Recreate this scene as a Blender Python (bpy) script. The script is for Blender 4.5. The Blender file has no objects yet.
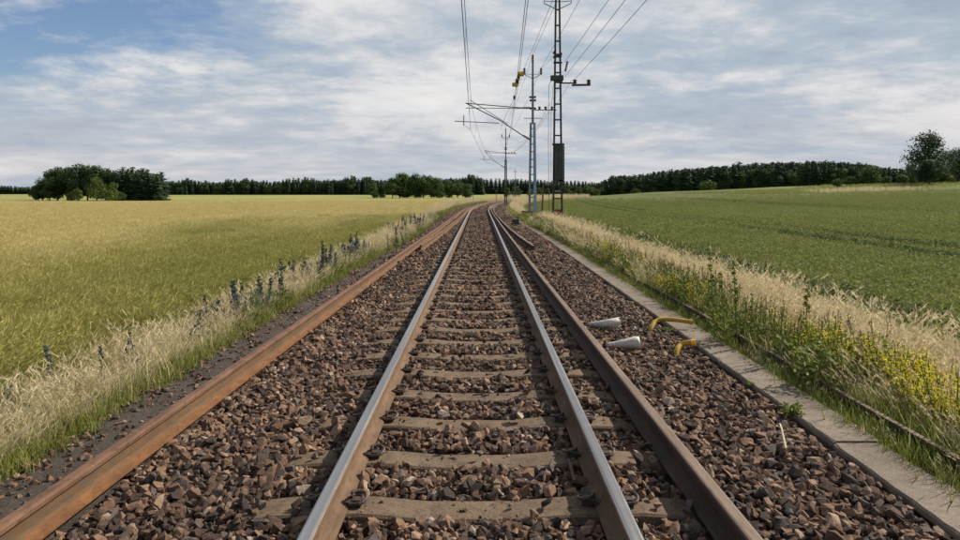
import bpy, bmesh, math, random
import numpy as np
from mathutils import Vector, Matrix

R = math.radians
rng = np.random.default_rng(7)
random.seed(7)
SC = bpy.context.scene
COL = SC.collection

# ------------------------------------------------------------------ camera
CAMZ = 1.736
cam = bpy.data.cameras.new('camera')
co = bpy.data.objects.new('camera', cam); COL.objects.link(co)
co.location = (0, 0, CAMZ); co.rotation_euler = (R(90), 0, 0)
cam.sensor_width = 36; cam.lens = 24
cam.shift_x = 0.0004; cam.shift_y = -79/960
cam.clip_start = 0.05; cam.clip_end = 9000
SC.camera = co

# ------------------------------------------------------------------ light
SUN_AZ, SUN_EL = 62, 39          # azimuth from +Y towards +X
w = bpy.data.worlds.new('World'); SC.world = w; w.use_nodes = True
nt = w.node_tree; nt.nodes.clear()
def N(nt, t, **kw):
    n = nt.nodes.new(t)
    for k, v in kw.items():
        if k.startswith('i_'): n.inputs[k[2:].replace('_', ' ')].default_value = v
        else: setattr(n, k, v)
    return n
def L(nt, a, b): nt.links.new(a, b)
def math_(nt, op, a, b=None, clamp=False):
    n = nt.nodes.new('ShaderNodeMath'); n.operation = op; n.use_clamp = clamp
    for i, v in enumerate((a, b)):
        if v is None: continue
        if isinstance(v, (int, float)): n.inputs[i].default_value = v
        else: nt.links.new(v, n.inputs[i])
    return n.outputs[0]
def ramp(nt, fac, stops, interp='LINEAR'):
    n = nt.nodes.new('ShaderNodeValToRGB'); cr = n.color_ramp; cr.interpolation = interp
    while len(cr.elements) < len(stops): cr.elements.new(0.5)
    for e, (p, c) in zip(cr.elements, stops):
        e.position = p; e.color = (c[0], c[1], c[2], 1) if not isinstance(c, (int, float)) else (c, c, c, 1)
    if fac is not None: nt.links.new(fac, n.inputs[0])
    return n.outputs[0]
def mix(nt, fac, a, b, mode='MIX'):
    n = nt.nodes.new('ShaderNodeMix'); n.data_type = 'RGBA'; n.blend_type = mode
    for i, v in ((0, fac), (6, a), (7, b)):
        if isinstance(v, (int, float)): n.inputs[i].default_value = v
        elif isinstance(v, tuple): n.inputs[i].default_value = (v[0], v[1], v[2], 1)
        else: nt.links.new(v, n.inputs[i])
    return n.outputs[2]
def noise(nt, vec, scale, detail=4, rough=.55, dist=0.0):
    n = nt.nodes.new('ShaderNodeTexNoise'); n.inputs['Scale'].default_value = scale
    n.inputs['Detail'].default_value = detail; n.inputs['Roughness'].default_value = rough
    n.inputs['Distortion'].default_value = dist
    if vec is not None: nt.links.new(vec, n.inputs['Vector'])
    return n.outputs[0]
def mapping(nt, vec, scale=(1, 1, 1), loc=(0, 0, 0), rot=(0, 0, 0)):
    n = nt.nodes.new('ShaderNodeMapping'); n.inputs['Scale'].default_value = scale
    n.inputs['Location'].default_value = loc; n.inputs['Rotation'].default_value = rot
    nt.links.new(vec, n.inputs['Vector']); return n.outputs[0]

sky = N(nt, 'ShaderNodeTexSky', sky_type='NISHITA', sun_disc=False)
sky.sun_elevation = R(SUN_EL); sky.sun_rotation = R(SUN_AZ); sky.air_density = 1.0; sky.dust_density = 1.2
tc = N(nt, 'ShaderNodeTexCoord')
sep = N(nt, 'ShaderNodeSeparateXYZ'); L(nt, tc.outputs['Generated'], sep.inputs[0])
den = math_(nt, 'ADD', math_(nt, 'MAXIMUM', sep.outputs[2], 0.0), 0.17)
px = math_(nt, 'DIVIDE', sep.outputs[0], den); py = math_(nt, 'DIVIDE', sep.outputs[1], den)
cb = N(nt, 'ShaderNodeCombineXYZ'); L(nt, px, cb.inputs[0]); L(nt, py, cb.inputs[1])
P = cb.outputs[0]
warp = N(nt, 'ShaderNodeTexNoise'); warp.inputs['Scale'].default_value = .9; warp.inputs['Detail'].default_value = 3; L(nt, P, warp.inputs['Vector'])
vadd = N(nt, 'ShaderNodeVectorMath', operation='MULTIPLY_ADD'); L(nt, warp.outputs['Color'], vadd.inputs[0]); vadd.inputs[1].default_value = (.30, .30, 0); L(nt, P, vadd.inputs[2])
PW = vadd.outputs[0]
cover = noise(nt, mapping(nt, PW, (.55, .75, 1), (3.1, 1.7, 0)), 1.0, 5, .55, .2)
body = noise(nt, mapping(nt, PW, (.55, .78, 1), (5.3, 4.2, 0), (0, 0, R(-8))), 1.0, 8, .60, .0)
fine = noise(nt, mapping(nt, PW, (4.2, 4.6, 1), (1.2, 8.1, 0), (0, 0, R(-15))), 1.0, 8, .66, .0)
# the cloud sheet opens to blue overhead and to the left
gap = math_(nt, 'ADD', math_(nt, 'MULTIPLY', math_(nt, 'SUBTRACT', sep.outputs[2], .20), 1.3),
            math_(nt, 'MULTIPLY', math_(nt, 'ADD', math_(nt, 'MULTIPLY', sep.outputs[0], -1.0), -.27), .55))
gap = math_(nt, 'MINIMUM', math_(nt, 'MAXIMUM', gap, -.3), .17)
cv = math_(nt, 'SUBTRACT', math_(nt, 'ADD', cover, math_(nt, 'MULTIPLY', fine, .40)), gap)
cmask = ramp(nt, cv, [(.38, 0), (.58, 1)])
big = noise(nt, mapping(nt, PW, (.20, .42, 1), (7.7, 3.4, 0)), 1.0, 3, .5)
dens = math_(nt, 'ADD', math_(nt, 'MULTIPLY', body, .60), math_(nt, 'ADD', math_(nt, 'MULTIPLY', fine, .26), math_(nt, 'MULTIPLY', big, .14)))
cloudc = ramp(nt, dens, [(.40, (4.5, 5.4, 6.5)), (.465, (5.5, 6.4, 7.4)), (.505, (7.2, 7.6, 8.1)), (.55, (9.2, 9.2, 9.3)), (.62, (10.6, 10.4, 10.2))])
skyb = mix(nt, 1.0, sky.outputs[0], (1.15, 1.25, 1.4), 'MULTIPLY')
allc = mix(nt, cmask, skyb, cloudc)
# veil of far cloud near the horizon
hz = math_(nt, 'MULTIPLY', math_(nt, 'SUBTRACT', 1.0, math_(nt, 'MULTIPLY', sep.outputs[2], 6.5), True), .62)
veil = ramp(nt, noise(nt, mapping(nt, tc.outputs['Generated'], (2.2, 2.2, 38), (0, 0, 3.3)), 1.0, 4, .5, .2),
            [(.38, (5.4, 6.0, 6.8)), (.56, (8.0, 7.5, 7.6))])
allc = mix(nt, hz, allc, veil)
bg = N(nt, 'ShaderNodeBackground'); L(nt, allc, bg.inputs[0]); bg.inputs[1].default_value = 0.056
wo = N(nt, 'ShaderNodeOutputWorld'); L(nt, bg.outputs[0], wo.inputs[0])

sl = bpy.data.lights.new('sun', 'SUN'); sl.energy = 5.0; sl.angle = R(0.6); sl.color = (1.0, .90, .76)
so = bpy.data.objects.new('sun', sl); COL.objects.link(so)
sd = Vector((math.sin(R(SUN_AZ))*math.cos(R(SUN_EL)), math.cos(R(SUN_AZ))*math.cos(R(SUN_EL)), math.sin(R(SUN_EL))))
so.rotation_euler = (-sd).to_track_quat('-Z', 'Y').to_euler()
so.location = sd*60
SC.view_settings.view_transform = 'Standard'; SC.view_settings.look = 'None'
SC.view_settings.exposure = 0.55; SC.view_settings.gamma = 1
SC.cycles.max_bounces = 5; SC.cycles.transparent_max_bounces = 4; SC.cycles.transmission_bounces = 3

# ------------------------------------------------------------------ materials
MATS = {}
def newmat(name):
    m = bpy.data.materials.new(name); m.use_nodes = True; nt = m.node_tree; nt.nodes.clear()
    out = nt.nodes.new('ShaderNodeOutputMaterial'); MATS[name] = m
    return m, nt, out
def pbsdf(nt, out, col, rough=.8, metal=0.0, bump=None, bstr=.3, bdist=.01, spec=.3):
    b = nt.nodes.new('ShaderNodeBsdfPrincipled')
    if isinstance(col, tuple): b.inputs['Base Color'].default_value = (*col[:3], 1)
    else: nt.links.new(col, b.inputs['Base Color'])
    if isinstance(rough, (int, float)): b.inputs['Roughness'].default_value = rough
    else: nt.links.new(rough, b.inputs['Roughness'])
    if isinstance(metal, (int, float)): b.inputs['Metallic'].default_value = metal
    else: nt.links.new(metal, b.inputs['Metallic'])
    b.inputs['Specular IOR Level'].default_value = spec
    if bump is not None:
        bn = nt.nodes.new('ShaderNodeBump'); bn.inputs['Strength'].default_value = bstr
        bn.inputs['Distance'].default_value = bdist; nt.links.new(bump, bn.inputs['Height'])
        nt.links.new(bn.outputs[0], b.inputs['Normal'])
    nt.links.new(b.outputs[0], out.inputs[0]); return b
def pos(nt): return N(nt, 'ShaderNodeNewGeometry').outputs['Position']
def obc(nt): return N(nt, 'ShaderNodeTexCoord').outputs['Object']

def m_worn(name, c1, c2, scale=8, rough=.75, metal=0, c3=None, stretch=(1, 1, 1), bstr=.25, world=True, spec=.3):
    m, nt, out = newmat(name); v = pos(nt) if world else obc(nt)
    v = mapping(nt, v, stretch)
    n1 = noise(nt, v, scale, 6, .65); n2 = noise(nt, v, scale*5, 4, .6)
    c = mix(nt, ramp(nt, n1, [(.38, 0), (.62, 1)]), c1, c2)
    if c3: c = mix(nt, ramp(nt, n2, [(.52, 0), (.68, 1)]), c, c3)
    pbsdf(nt, out, c, rough, metal, n2, bstr, .01, spec); return m

# ballast stone, each stone its own tint
m, nt_, out = newmat('ballast_stone')
oi = N(nt_, 'ShaderNodeObjectInfo')
c = ramp(nt_, oi.outputs['Random'], [(0, (0.086, 0.04988, 0.03268)), (.15, (0.1634, 0.09288, 0.05848)), (.30, (0.0882, 0.05208, 0.03528)), (.44, (0.2279, 0.1419, 0.09288)),
    (.56, (0.04, 0.0288, 0.024)), (.66, (0.1892, 0.1118, 0.0688)), (.76, (0.108, 0.0882, 0.0747)), (.85, (0.297, 0.2025, 0.1395)), (.92, (.070, .054, .047)), (.97, (0.324, 0.2565, 0.207))], 'CONSTANT')
n1 = noise(nt_, obc(nt_), 2.2, 5, .6)
c = mix(nt_, .75, c, ramp(nt_, n1, [(.3, .45), (.7, 1.45)]), 'MULTIPLY')
wp = pos(nt_); spx = N(nt_, 'ShaderNodeSeparateXYZ'); L(nt_, wp, spx.inputs[0])
stn = ramp(nt_, noise(nt_, mapping(nt_, wp, (1.6, .5, 1)), 1.0, 5, .6), [(.42, 0), (.66, .75)])       # oil and brake dust lie in long patches
c = mix(nt_, stn, c, mix(nt_, .7, c, (.040, .027, .022)))
pbsdf(nt_, out, c, .82, 0, noise(nt_, obc(nt_), 9, 4, .7), .35, .06, .25)

m, nt_, out = newmat('ballast_base')
v = pos(nt_); vo = N(nt_, 'ShaderNodeTexVoronoi'); vo.inputs['Scale'].default_value = 16; L(nt_, v, vo.inputs['Vector'])
c = ramp(nt_, vo.outputs['Color'], [(0, (.03, .02, .016)), (.35, (.06, .04, .03)), (.65, (.09, .06, .045)), (1, (.13, .09, .07))])
c = mix(nt_, 1.0, c, ramp(nt_, vo.outputs['Distance'], [(.3, 1.0), (.8, .35)]), 'MULTIPLY')  # cell edges darkened in colour, as shade in the gaps between stones
pbsdf(nt_, out, c, .9, 0, math_(nt_, 'SUBTRACT', 1, vo.outputs['Distance']), .8, .05)

m, nt_, out = newmat('path_gravel')
v = pos(nt_); n1 = noise(nt_, v, 2.5, 5, .6); n2 = noise(nt_, v, 45, 5, .75)
c = mix(nt_, ramp(nt_, n1, [(.35, 0), (.65, 1)]), (.042, .033, .027), (.070, .056, .046))
c = mix(nt_, ramp(nt_, n2, [(.55, 0), (.75, .8)]), c, (.22, .19, .17))
pbsdf(nt_, out, c, .92, 0, n2, .9, .03)

m, nt_, out = newmat('sleeper_concrete')
v = pos(nt_); n1 = noise(nt_, v, 3.0, 6, .65); n2 = noise(nt_, v, 60, 5, .7); n3 = noise(nt_, v, 14, 5, .65)
c = mix(nt_, ramp(nt_, n1, [(.35, 0), (.65, 1)]), (.086, .058, .036), (.140, .096, .061))
c = mix(nt_, ramp(nt_, n3, [(.48, 0), (.66, .85)]), c, (.055, .038, .027))
c = mix(nt_, ramp(nt_, n2, [(.45, 0), (.7, .35)]), c, (.24, .19, .14))
pbsdf(nt_, out, c, .9, 0, math_(nt_, 'ADD', n2, n3), .5, .012)

m, nt_, out = newmat('trough_concrete')
v = pos(nt_); n1 = noise(nt_, v, 1.6, 6, .65); n2 = noise(nt_, v, 90, 4, .7); n3 = noise(nt_, v, 9, 5, .7)
c = mix(nt_, ramp(nt_, n1, [(.35, 0), (.65, 1)]), (.105, .082, .064), (.195, .152, .118))
c = mix(nt_, ramp(nt_, n3, [(.47, 0), (.70, .8)]), c, (.075, .062, .046))
c = mix(nt_, ramp(nt_, n2, [(.5, 0), (.7, .4)]), c, (.34, .33, .28))
pbsdf(nt_, out, c, .9, 0, math_(nt_, 'ADD', n2, n3), .5, .012)

# polished running surface
m, nt_, out = newmat('polished_rail_head')
v = pos(nt_); n1 = noise(nt_, mapping(nt_, v, (60, .6, 60)), 1.0, 4, .6); n2 = noise(nt_, v, 12, 5, .6)
c = mix(nt_, ramp(nt_, n1, [(.35, 0), (.7, 1)]), (.22, .215, .21), (.42, .41, .40))
rg = math_(nt_, 'ADD', math_(nt_, 'MULTIPLY', n2, .25), .24)
pbsdf(nt_, out, c, rg, .95, n1, .12, .002, .5)
m_worn('running_rail_side', (0.0943, 0.0574, 0.03362), (0.1435, 0.0902, 0.05412), 7, .85, 0, (0.082, 0.04756, 0.02952), (1, .35, 1))
m_worn('head_edge', (.16, .115, .085), (.24, .18, .13), 9, .55, .2, (.10, .07, .055), (1, .3, 1))
m_worn('orange_rust', (0.10, 0.045, 0.0175), (0.165, 0.074, 0.0265), 7, .85, 0, (0.088, 0.036, 0.016), (1, .55, 1), .5)
m_worn('brown_rust', (0.092, 0.0464, 0.0264), (0.144, 0.076, 0.044), 6, .7, 0, (0.06, 0.0336, 0.0224), (1, .5, 1), .4)
m_worn('web_grey_rust', (0.084, 0.0512, 0.0272), (0.136, 0.0736, 0.032), 6, .85, 0, (0.068, 0.06, 0.0496), (1, .45, 1), .4)
m_worn('grey_rust', (0.1105, 0.0748, 0.05355), (0.17, 0.1232, 0.0935), 7, .65, 0, (0.1105, 0.07225, 0.051), (1, .25, 1))
m_worn('dark_rust', (0.0375, 0.02325, 0.0165), (0.06375, 0.03975, 0.02775), 7, .8, 0, (0.045, 0.03, 0.0225), (1, .3, 1))
m_worn('clip_steel', (.045, .033, .03), (.085, .06, .05), 30, .6, .3)
m_worn('dark_steel', (.035, .037, .036), (.06, .06, .055), 9, .7, .2, (.08, .055, .04))
m_worn('brown_steel', (.055, .040, .030), (.09, .062, .045), 9, .8, .1, (.05, .05, .05))
m_worn('galvanised', (.16, .18, .19), (.24, .26, .275), 6, .6, .3, (.12, .12, .12))
m_worn('blue_grey_paint', (.20, .31, .42), (.26, .38, .50), 3, .6, .0, (.16, .20, .24))
m_worn('box_green', (.045, .055, .048), (.07, .08, .068), 5, .7, .1)
m_worn('box_light', (.13, .135, .125), (.19, .19, .175), 5, .7, .1)
m_worn('wire_metal', (.03, .03, .033), (.05, .05, .052), 5, .6, .3)
m_worn('insulator_dark', (.05, .03, .025), (.09, .045, .035), 12, .25, 0, None, (1, 1, 1), .05, True, .5)
m_worn('insulator_yellow', (.42, .27, .025), (.55, .36, .04), 12, .35)
m_worn('sign_red', (.20, .02, .035), (.26, .03, .045), 8, .5)
m_worn('sign_white', (.5, .5, .5), (.6, .6, .6), 8, .5)
m_worn('white_plastic', (0.357, 0.3357, 0.2975), (0.51, 0.4887, 0.4505), 9, .6, 0, (0.187, 0.153, 0.119), (1, 1, 1), .12)
m_worn('cone_inside', (.38, .22, .12), (.55, .40, .28), 20, .8)
m_worn('yellow_plastic', (.34, .20, .02), (.46, .29, .03), 12, .5, 0, (.15, .09, .03), (1, 1, 1), .1)
m_worn('orange_cap', (.75, .36, .02), (.85, .45, .03), 12, .45)
m_worn('bark', (.06, .05, .04), (.12, .10, .08), 3, .95, 0, (.04, .035, .03), (1, 1, .3), .6)
m_worn('wood_post', (.10, .075, .05), (.17, .13, .09), 6, .9, 0, (.06, .045, .03), (1, 1, .2), .5)
m_worn('hut_grey', (.05, .06, .06), (.07, .08, .08), 3, .8)
m_worn('pale_stalk', (.45, .38, .25), (.6, .52, .36), 8, .8)

def leafmat(name, c1, c2, transl=.35, rough=.75, patch=None, pscale=.08, spec=.2, ripe=False, wobj=.35):
    """c1..c2 by per blade tint; patch: colours of broad real patches in a crop"""
    m, nt, out = newmat(name)
    at = N(nt, 'ShaderNodeAttribute', attribute_name='tint'); oi = N(nt, 'ShaderNodeObjectInfo')
    f = math_(nt, 'ADD', math_(nt, 'MULTIPLY', at.outputs['Fac'], 1-wobj), math_(nt, 'MULTIPLY', oi.outputs['Random'], wobj))
    c = mix(nt, f, c1, c2)
    if patch:
        n1 = noise(nt, mapping(nt, pos(nt), (1, .55, 0)), pscale, 4, .55)
        c = mix(nt, ramp(nt, n1, [(.40, 0), (.60, 1)]), c, mix(nt, f, patch[0], patch[1]))
    if ripe:     # the crop is riper, more golden, away from the line
        s3 = N(nt, 'ShaderNodeSeparateXYZ'); L(nt, pos(nt), s3.inputs[0])
        rp = math_(nt, 'ADD', math_(nt, 'MULTIPLY', s3.outputs[0], -.020), math_(nt, 'ADD', math_(nt, 'MULTIPLY', s3.outputs[1], .012), math_(nt, 'MULTIPLY', noise(nt, mapping(nt, pos(nt), (1, .5, 0)), .09, 4, .6), .9)))
        c = mix(nt, ramp(nt, rp, [(.85, 0), (1.6, 1)]), c, mix(nt, f, (.44, .375, .15), (.66, .57, .27)))
    d = N(nt, 'ShaderNodeBsdfPrincipled'); d.inputs['Roughness'].default_value = rough; d.inputs['Specular IOR Level'].default_value = spec
    L(nt, c, d.inputs['Base Color'])
    t = N(nt, 'ShaderNodeBsdfTranslucent'); L(nt, c, t.inputs[0])
    mx = N(nt, 'ShaderNodeMixShader'); mx.inputs[0].default_value = transl
    L(nt, d.outputs[0], mx.inputs[1]); L(nt, t.outputs[0], mx.inputs[2]); L(nt, mx.outputs[0], out.inputs[0])
    return m
leafmat('straw', (0.4232, 0.3496, 0.184), (0.7176, 0.6256, 0.4048), .35)
leafmat('straw_head', (0.4968, 0.4048, 0.2392), (0.736, 0.644, 0.4416), .35)
leafmat('grass_green', (.09, .125, .020), (.25, .27, .055), .35)
leafmat('weed_leaf', (.08, .125, .022), (.19, .23, .045), .35)
leafmat('barley_green', (.135, .185, .016), (.25, .29, .035), .35, .7, ((.20, .22, .045), (.34, .32, .09)), .10, ripe=True)
leafmat('barley_ear', (0.198, 0.225, 0.0495), (0.324, 0.306, 0.09), .35, .7, ((0.306, 0.297, 0.081), (0.45, 0.396, 0.144)), .10, ripe=True)
leafmat('crop_green', (.120, .145, .038), (.220, .235, .075), .4, .65, ((.105, .130, .032), (.195, .215, .065)), .05)
leafmat('crop_dark', (.040, .068, .022), (.075, .105, .034), .3)
leafmat('bush_leaf', (.10, .135, .022), (.30, .32, .10), .35)
leafmat('yellow_petal', (0.55, 0.462, 0.033), (0.748, 0.638, 0.055), .3)
leafmat('blue_petal', (.07, .08, .17), (.12, .13, .25), .2)
leafmat('blue_stem', (.05, .07, .055), (.10, .12, .08), .2)
leafmat('white_petal', (.5, .5, .42), (.7, .7, .6), .2)
leafmat('brown_seed', (.13, .075, .035), (.24, .15, .07), .2)
leafmat('tree_leaf', (0.0336, 0.0624, 0.0192), (0.09, 0.132, 0.036), .25, wobj=.6)
leafmat('tree_leaf_bright', (0.0385, 0.0682, 0.0154), (0.1045, 0.143, 0.033), .3, wobj=.6)
leafmat('tree_leaf_dark', (0.0243, 0.0486, 0.0189), (0.06075, 0.0945, 0.0297), .2, wobj=.6)
leafmat('conifer_needle', (0.0162, 0.0351, 0.01755), (0.0486, 0.081, 0.0324), .1, wobj=.6)

# ground sheet: fields, verge soil
m, nt_, out = newmat('ground_soil')
v = pos(nt_); sp = N(nt_, 'ShaderNodeSeparateXYZ'); L(nt_, v, sp.inputs[0])
X, Y = sp.outputs[0], sp.outputs[1]
at = N(nt_, 'ShaderNodeAttribute', attribute_name='track_u'); U = at.outputs['Fac']
n_big = noise(nt_, mapping(nt_, v, (1, .45, 0)), .045, 5, .55)
n_str = noise(nt_, mapping(nt_, v, (.012, .10, 0), (0, 0, 0), (0, 0, R(9))), 1.0, 5, .6)
n_f = noise(nt_, mapping(nt_, v, (1, 1, 0)), 1.6, 6, .75)
gold = mix(nt_, ramp(nt_, n_big, [(.36, 0), (.62, 1)]), (.34, .30, .11), (.44, .375, .155))
gold = mix(nt_, ramp(nt_, n_str, [(.52, 0), (.66, .7)]), gold, (.24, .23, .08))
gold = mix(nt_, .8, gold, ramp(nt_, n_f, [(.30, .70), (.7, 1.25)]), 'MULTIPLY')
# green field margin far behind the barley
far_g = ramp(nt_, math_(nt_, 'DIVIDE', Y, 1000.0), [(.215, 0), (.235, 1)])
gold = mix(nt_, far_g, gold, mix(nt_, ramp(nt_, n_str, [(.42, 0), (.58, 1)]), (.15, .17, .055), (.30, .28, .10)))
grn = mix(nt_, ramp(nt_, n_big, [(.38, 0), (.62, 1)]), (.088, .105, .034), (.118, .134, .046))
grn = mix(nt_, .8, grn, ramp(nt_, n_f, [(.30, .72), (.7, 1.22)]), 'MULTIPLY')
# tractor wheel lines in the green crop
def line(xc, wd):
    wob = math_(nt_, 'MULTIPLY', math_(nt_, 'POWER', math_(nt_, 'MAXIMUM', math_(nt_, 'SUBTRACT', Y, 30.0), 0.0), 1.7), .003)
    d = math_(nt_, 'ABSOLUTE', math_(nt_, 'SUBTRACT', math_(nt_, 'SUBTRACT', X, wob), xc))
    return math_(nt_, 'LESS_THAN', d, wd)
ln = math_(nt_, 'MAXIMUM', math_(nt_, 'MAXIMUM', line(12.6, .28), line(14.5, .28)), math_(nt_, 'MAXIMUM', line(32.6, .35), line(34.6, .35)))
lnf = math_(nt_, 'MULTIPLY', ln, .7)
grn = mix(nt_, lnf, grn, (.045, .055, .025))
field = mix(nt_, math_(nt_, 'GREATER_THAN', U, 0.0), gold, grn)
soil = mix(nt_, ramp(nt_, n_f, [(.35, 0), (.65, 1)]), (.06, .055, .03), (.12, .10, .05))
nearf = ramp(nt_, math_(nt_, 'DIVIDE', Y, 100.0), [(.6, 0), (1.1, 1)])
field = mix(nt_, nearf, mix(nt_, .45, soil, field), field)
verge = mix(nt_, nearf, soil, mix(nt_, ramp(nt_, n_f, [(.4, 0), (.6, 1)]), (.40, .33, .19), (.22, .22, .08)))
vm = math_(nt_, 'LESS_THAN', math_(nt_, 'ABSOLUTE', U), 3.7)
c = mix(nt_, vm, field, verge)
bk = N(nt_, 'ShaderNodeAttribute', attribute_name='bank').outputs['Fac']
c = mix(nt_, bk, c, mix(nt_, ramp(nt_, n_f, [(.4, 0), (.62, 1)]), (.11, .15, .035), (.20, .21, .06)))
bn_ = noise(nt_, mapping(nt_, v, (1, 1, 1)), 5.0, 5, .7)
pbsdf(nt_, out, c, .9, 0, bn_, .9, .25, .1)

m, nt_, out = newmat('verge_soil')
v = pos(nt_); n_f = noise(nt_, v, 6, 6, .75)
c = mix(nt_, ramp(nt_, n_f, [(.35, 0), (.65, 1)]), (.055, .055, .028), (.11, .10, .05))
pbsdf(nt_, out, c, .95, 0, n_f, .8, .04, .1)
m_worn('asphalt', (.12, .14, .17), (.16, .18, .21), 1, .6)

# ------------------------------------------------------------------ helpers
def tag(o, label=None, cat=None, group=None, kind=None):
    if label: o['label'] = label
    if cat: o['category'] = cat
    if group: o['group'] = group
    if kind: o['kind'] = kind
    return o
def link(o, parent=None, col=None):
    (col or COL).objects.link(o)
    if parent: o.parent = parent
    return o
def empty(name, loc=(0, 0, 0), rz=0):
    o = bpy.data.objects.new(name, None); COL.objects.link(o); o.location = loc; o.rotation_euler = (0, 0, rz)
    o.empty_display_size = .2; return o

class MB:
    def __init__(s): s.v = []; s.f = []; s.m = []; s.mats = []; s.tint = []
    def mi(s, mat):
        if mat not in s.mats: s.mats.append(mat)
        return s.mats.index(mat)
    def add(s, verts, faces, mat, tint=None):
        b = len(s.v); s.v.extend([tuple(q) for q in verts]); k = s.mi(mat)
        for f in faces: s.f.append(tuple(b+i for i in f)); s.m.append(k)
        t = random.random() if tint is None else tint
        s.tint.extend([t]*len(verts))
    def box(s, c, d, mat, rz=0):
        x, y, z = d[0]/2, d[1]/2, d[2]/2; ca, sa = math.cos(rz), math.sin(rz)
        vs = [(c[0]+ca*i*x-sa*j*y, c[1]+sa*i*x+ca*j*y, c[2]+k*z) for i in (-1, 1) for j in (-1, 1) for k in (-1, 1)]
        s.add(vs, [(0, 1, 3, 2), (4, 6, 7, 5), (0, 4, 5, 1), (2, 3, 7, 6), (0, 2, 6, 4), (1, 5, 7, 3)], mat)
    def bar(s, a, b, w, h, mat, w2=None, h2=None):
        a = Vector(a); b = Vector(b); d = (b-a).normalized()
        up = Vector((0, 0, 1)) if abs(d.z) < .9 else Vector((0, 1, 0))
        r = d.cross(up).normalized(); u = r.cross(d)
        vs = []
        for p, ww, hh in ((a, w, h), (b, w2 or w, h2 or h)):
            for i, j in ((-1, -1), (1, -1), (1, 1), (-1, 1)): vs.append(p+r*i*ww/2+u*j*hh/2)
        s.add(vs, [(3, 2, 1, 0), (4, 5, 6, 7), (0, 1, 5, 4), (1, 2, 6, 5), (2, 3, 7, 6), (3, 0, 4, 7)], mat)
    def tube(s, pts, r, mat, n=8, caps=True, rad=None):
        pts = [Vector(p) for p in pts]; rings = []; prev = None
        for i, p in enumerate(pts):
            d = (pts[min(i+1, len(pts)-1)]-pts[max(i-1, 0)]).normalized()
            if prev is None:
                up = Vector((0, 0, 1)) if abs(d.z) < .9 else Vector((0, 1, 0)); a = d.cross(up).normalized()
            else: a = (prev-d*prev.dot(d)).normalized()
            prev = a; b = d.cross(a); rr = rad[i] if rad else r
            rings.append([p+(a*math.cos(2*math.pi*k/n)+b*math.sin(2*math.pi*k/n))*rr for k in range(n)])
        vs = [q for rg in rings for q in rg]; fs = []
        for i in range(len(rings)-1):
            for k in range(n): fs.append((i*n+k, i*n+(k+1) % n, (i+1)*n+(k+1) % n, (i+1)*n+k))
        if caps: fs.append(tuple(range(n-1, -1, -1))); fs.append(tuple((len(rings)-1)*n+k for k in range(n)))
        s.add(vs, fs, mat)
    def build(s, name, parent=None, smooth=False, col=None, dolink=True):
        me = bpy.data.meshes.new(name); me.from_pydata(s.v, [], s.f)
        for mm in s.mats: me.materials.append(MATS[mm])
        me.polygons.foreach_set('material_index', s.m)
        if smooth: me.polygons.foreach_set('use_smooth', [True]*len(s.f))
        a = me.attributes.new('tint', 'FLOAT', 'POINT'); a.data.foreach_set('value', s.tint)
        me.update(); o = bpy.data.objects.new(name, me)
        if dolink: link(o, parent, col)
        return o
def insulator(mb, a, b, r=.07, n=5, mat='insulator_dark'):
    a = Vector(a); b = Vector(b); pts = []; rad = []
    for i in range(n*2+1):
        pts.append(a.lerp(b, i/(n*2))); rad.append(r if i % 2 else r*.45)
    mb.tube(pts, r, mat, 8, True, rad)

def sm(a, b, x):
    t = np.clip((np.asarray(x, float)-a)/(b-a), 0, 1); return t*t*(3-2*t)
def off(y):                      # the line bends to the right beyond 48 m
    y = np.asarray(y, float); return np.where(y > 48, (np.maximum(y-48, 0))**2/(2*350.0), 0.0)
TC = -0.041
def offx(y): return float(off(y))+TC
def crop_lift(Y): return .42*sm(60, 120, Y)
def terrain(X, Y):
    X = np.asarray(X, float); Y = np.asarray(Y, float)
    u = X-off(Y)
    zl = -.35-1.75*sm(25, 250, Y)-.3*sm(10, 80, -u)
    zr = -.32+2.45*sm(10, 130, X)*(1-.35*sm(200, 400, Y))-.25*sm(20, 70, Y)*(1-sm(10, 70, X))
    zr = zr+1.0*sm(93, 104, X)*sm(112, 132, Y)*(1-sm(220, 300, Y))
    zr = np.where(Y > 400, zr*(1-sm(400, 560, Y))-1.6*sm(400, 600, Y), zr)
    side = sm(-3.0, 3.0, u)
    z = zl*(1-side)+zr*side
    z = z+crop_lift(Y)*sm(3.6, 4.6, np.abs(u))
    flat = 1-sm(2.9, 4.4, np.abs(u))
    z = z*(1-flat)+(-.30)*flat
    return z

# ------------------------------------------------------------------ ground
def grid_obj(name, xs, ys, zf, mat, curve=False, extra=None):
    X, Y = np.meshgrid(xs, ys)
    if curve: Xw = X+off(Y)
    else: Xw = X
    Z = zf(Xw, Y) if not curve else zf(X, Y)
    n, mm = X.shape
    me = bpy.data.meshes.new(name)
    v = np.stack([Xw.ravel(), Y.ravel(), Z.ravel()], 1)
    i = np.arange(n*mm).reshape(n, mm)
    f = np.stack([i[:-1, :-1].ravel(), i[:-1, 1:].ravel(), i[1:, 1:].ravel(), i[1:, :-1].ravel()], 1)
    me.from_pydata(v.tolist(), [], f.tolist()); me.materials.append(MATS[mat])
    me.polygons.foreach_set('use_smooth', [True]*len(f))
    for k, fn in (extra or {}).items():
        a = me.attributes.new(k, 'FLOAT', 'POINT'); a.data.foreach_set('value', np.asarray(fn(Xw, Y), float).ravel())
    me.update(); o = bpy.data.objects.new(name, me); COL.objects.link(o); return o
def geo(a, b, s0, g):
    r = [a]; s = s0
    while r[-1] < b: r.append(r[-1]+s); s *= g
    return r
xp = geo(0, 14, .5, 1.0)+geo(14.8, 5000, 1.0, 1.09)
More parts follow.
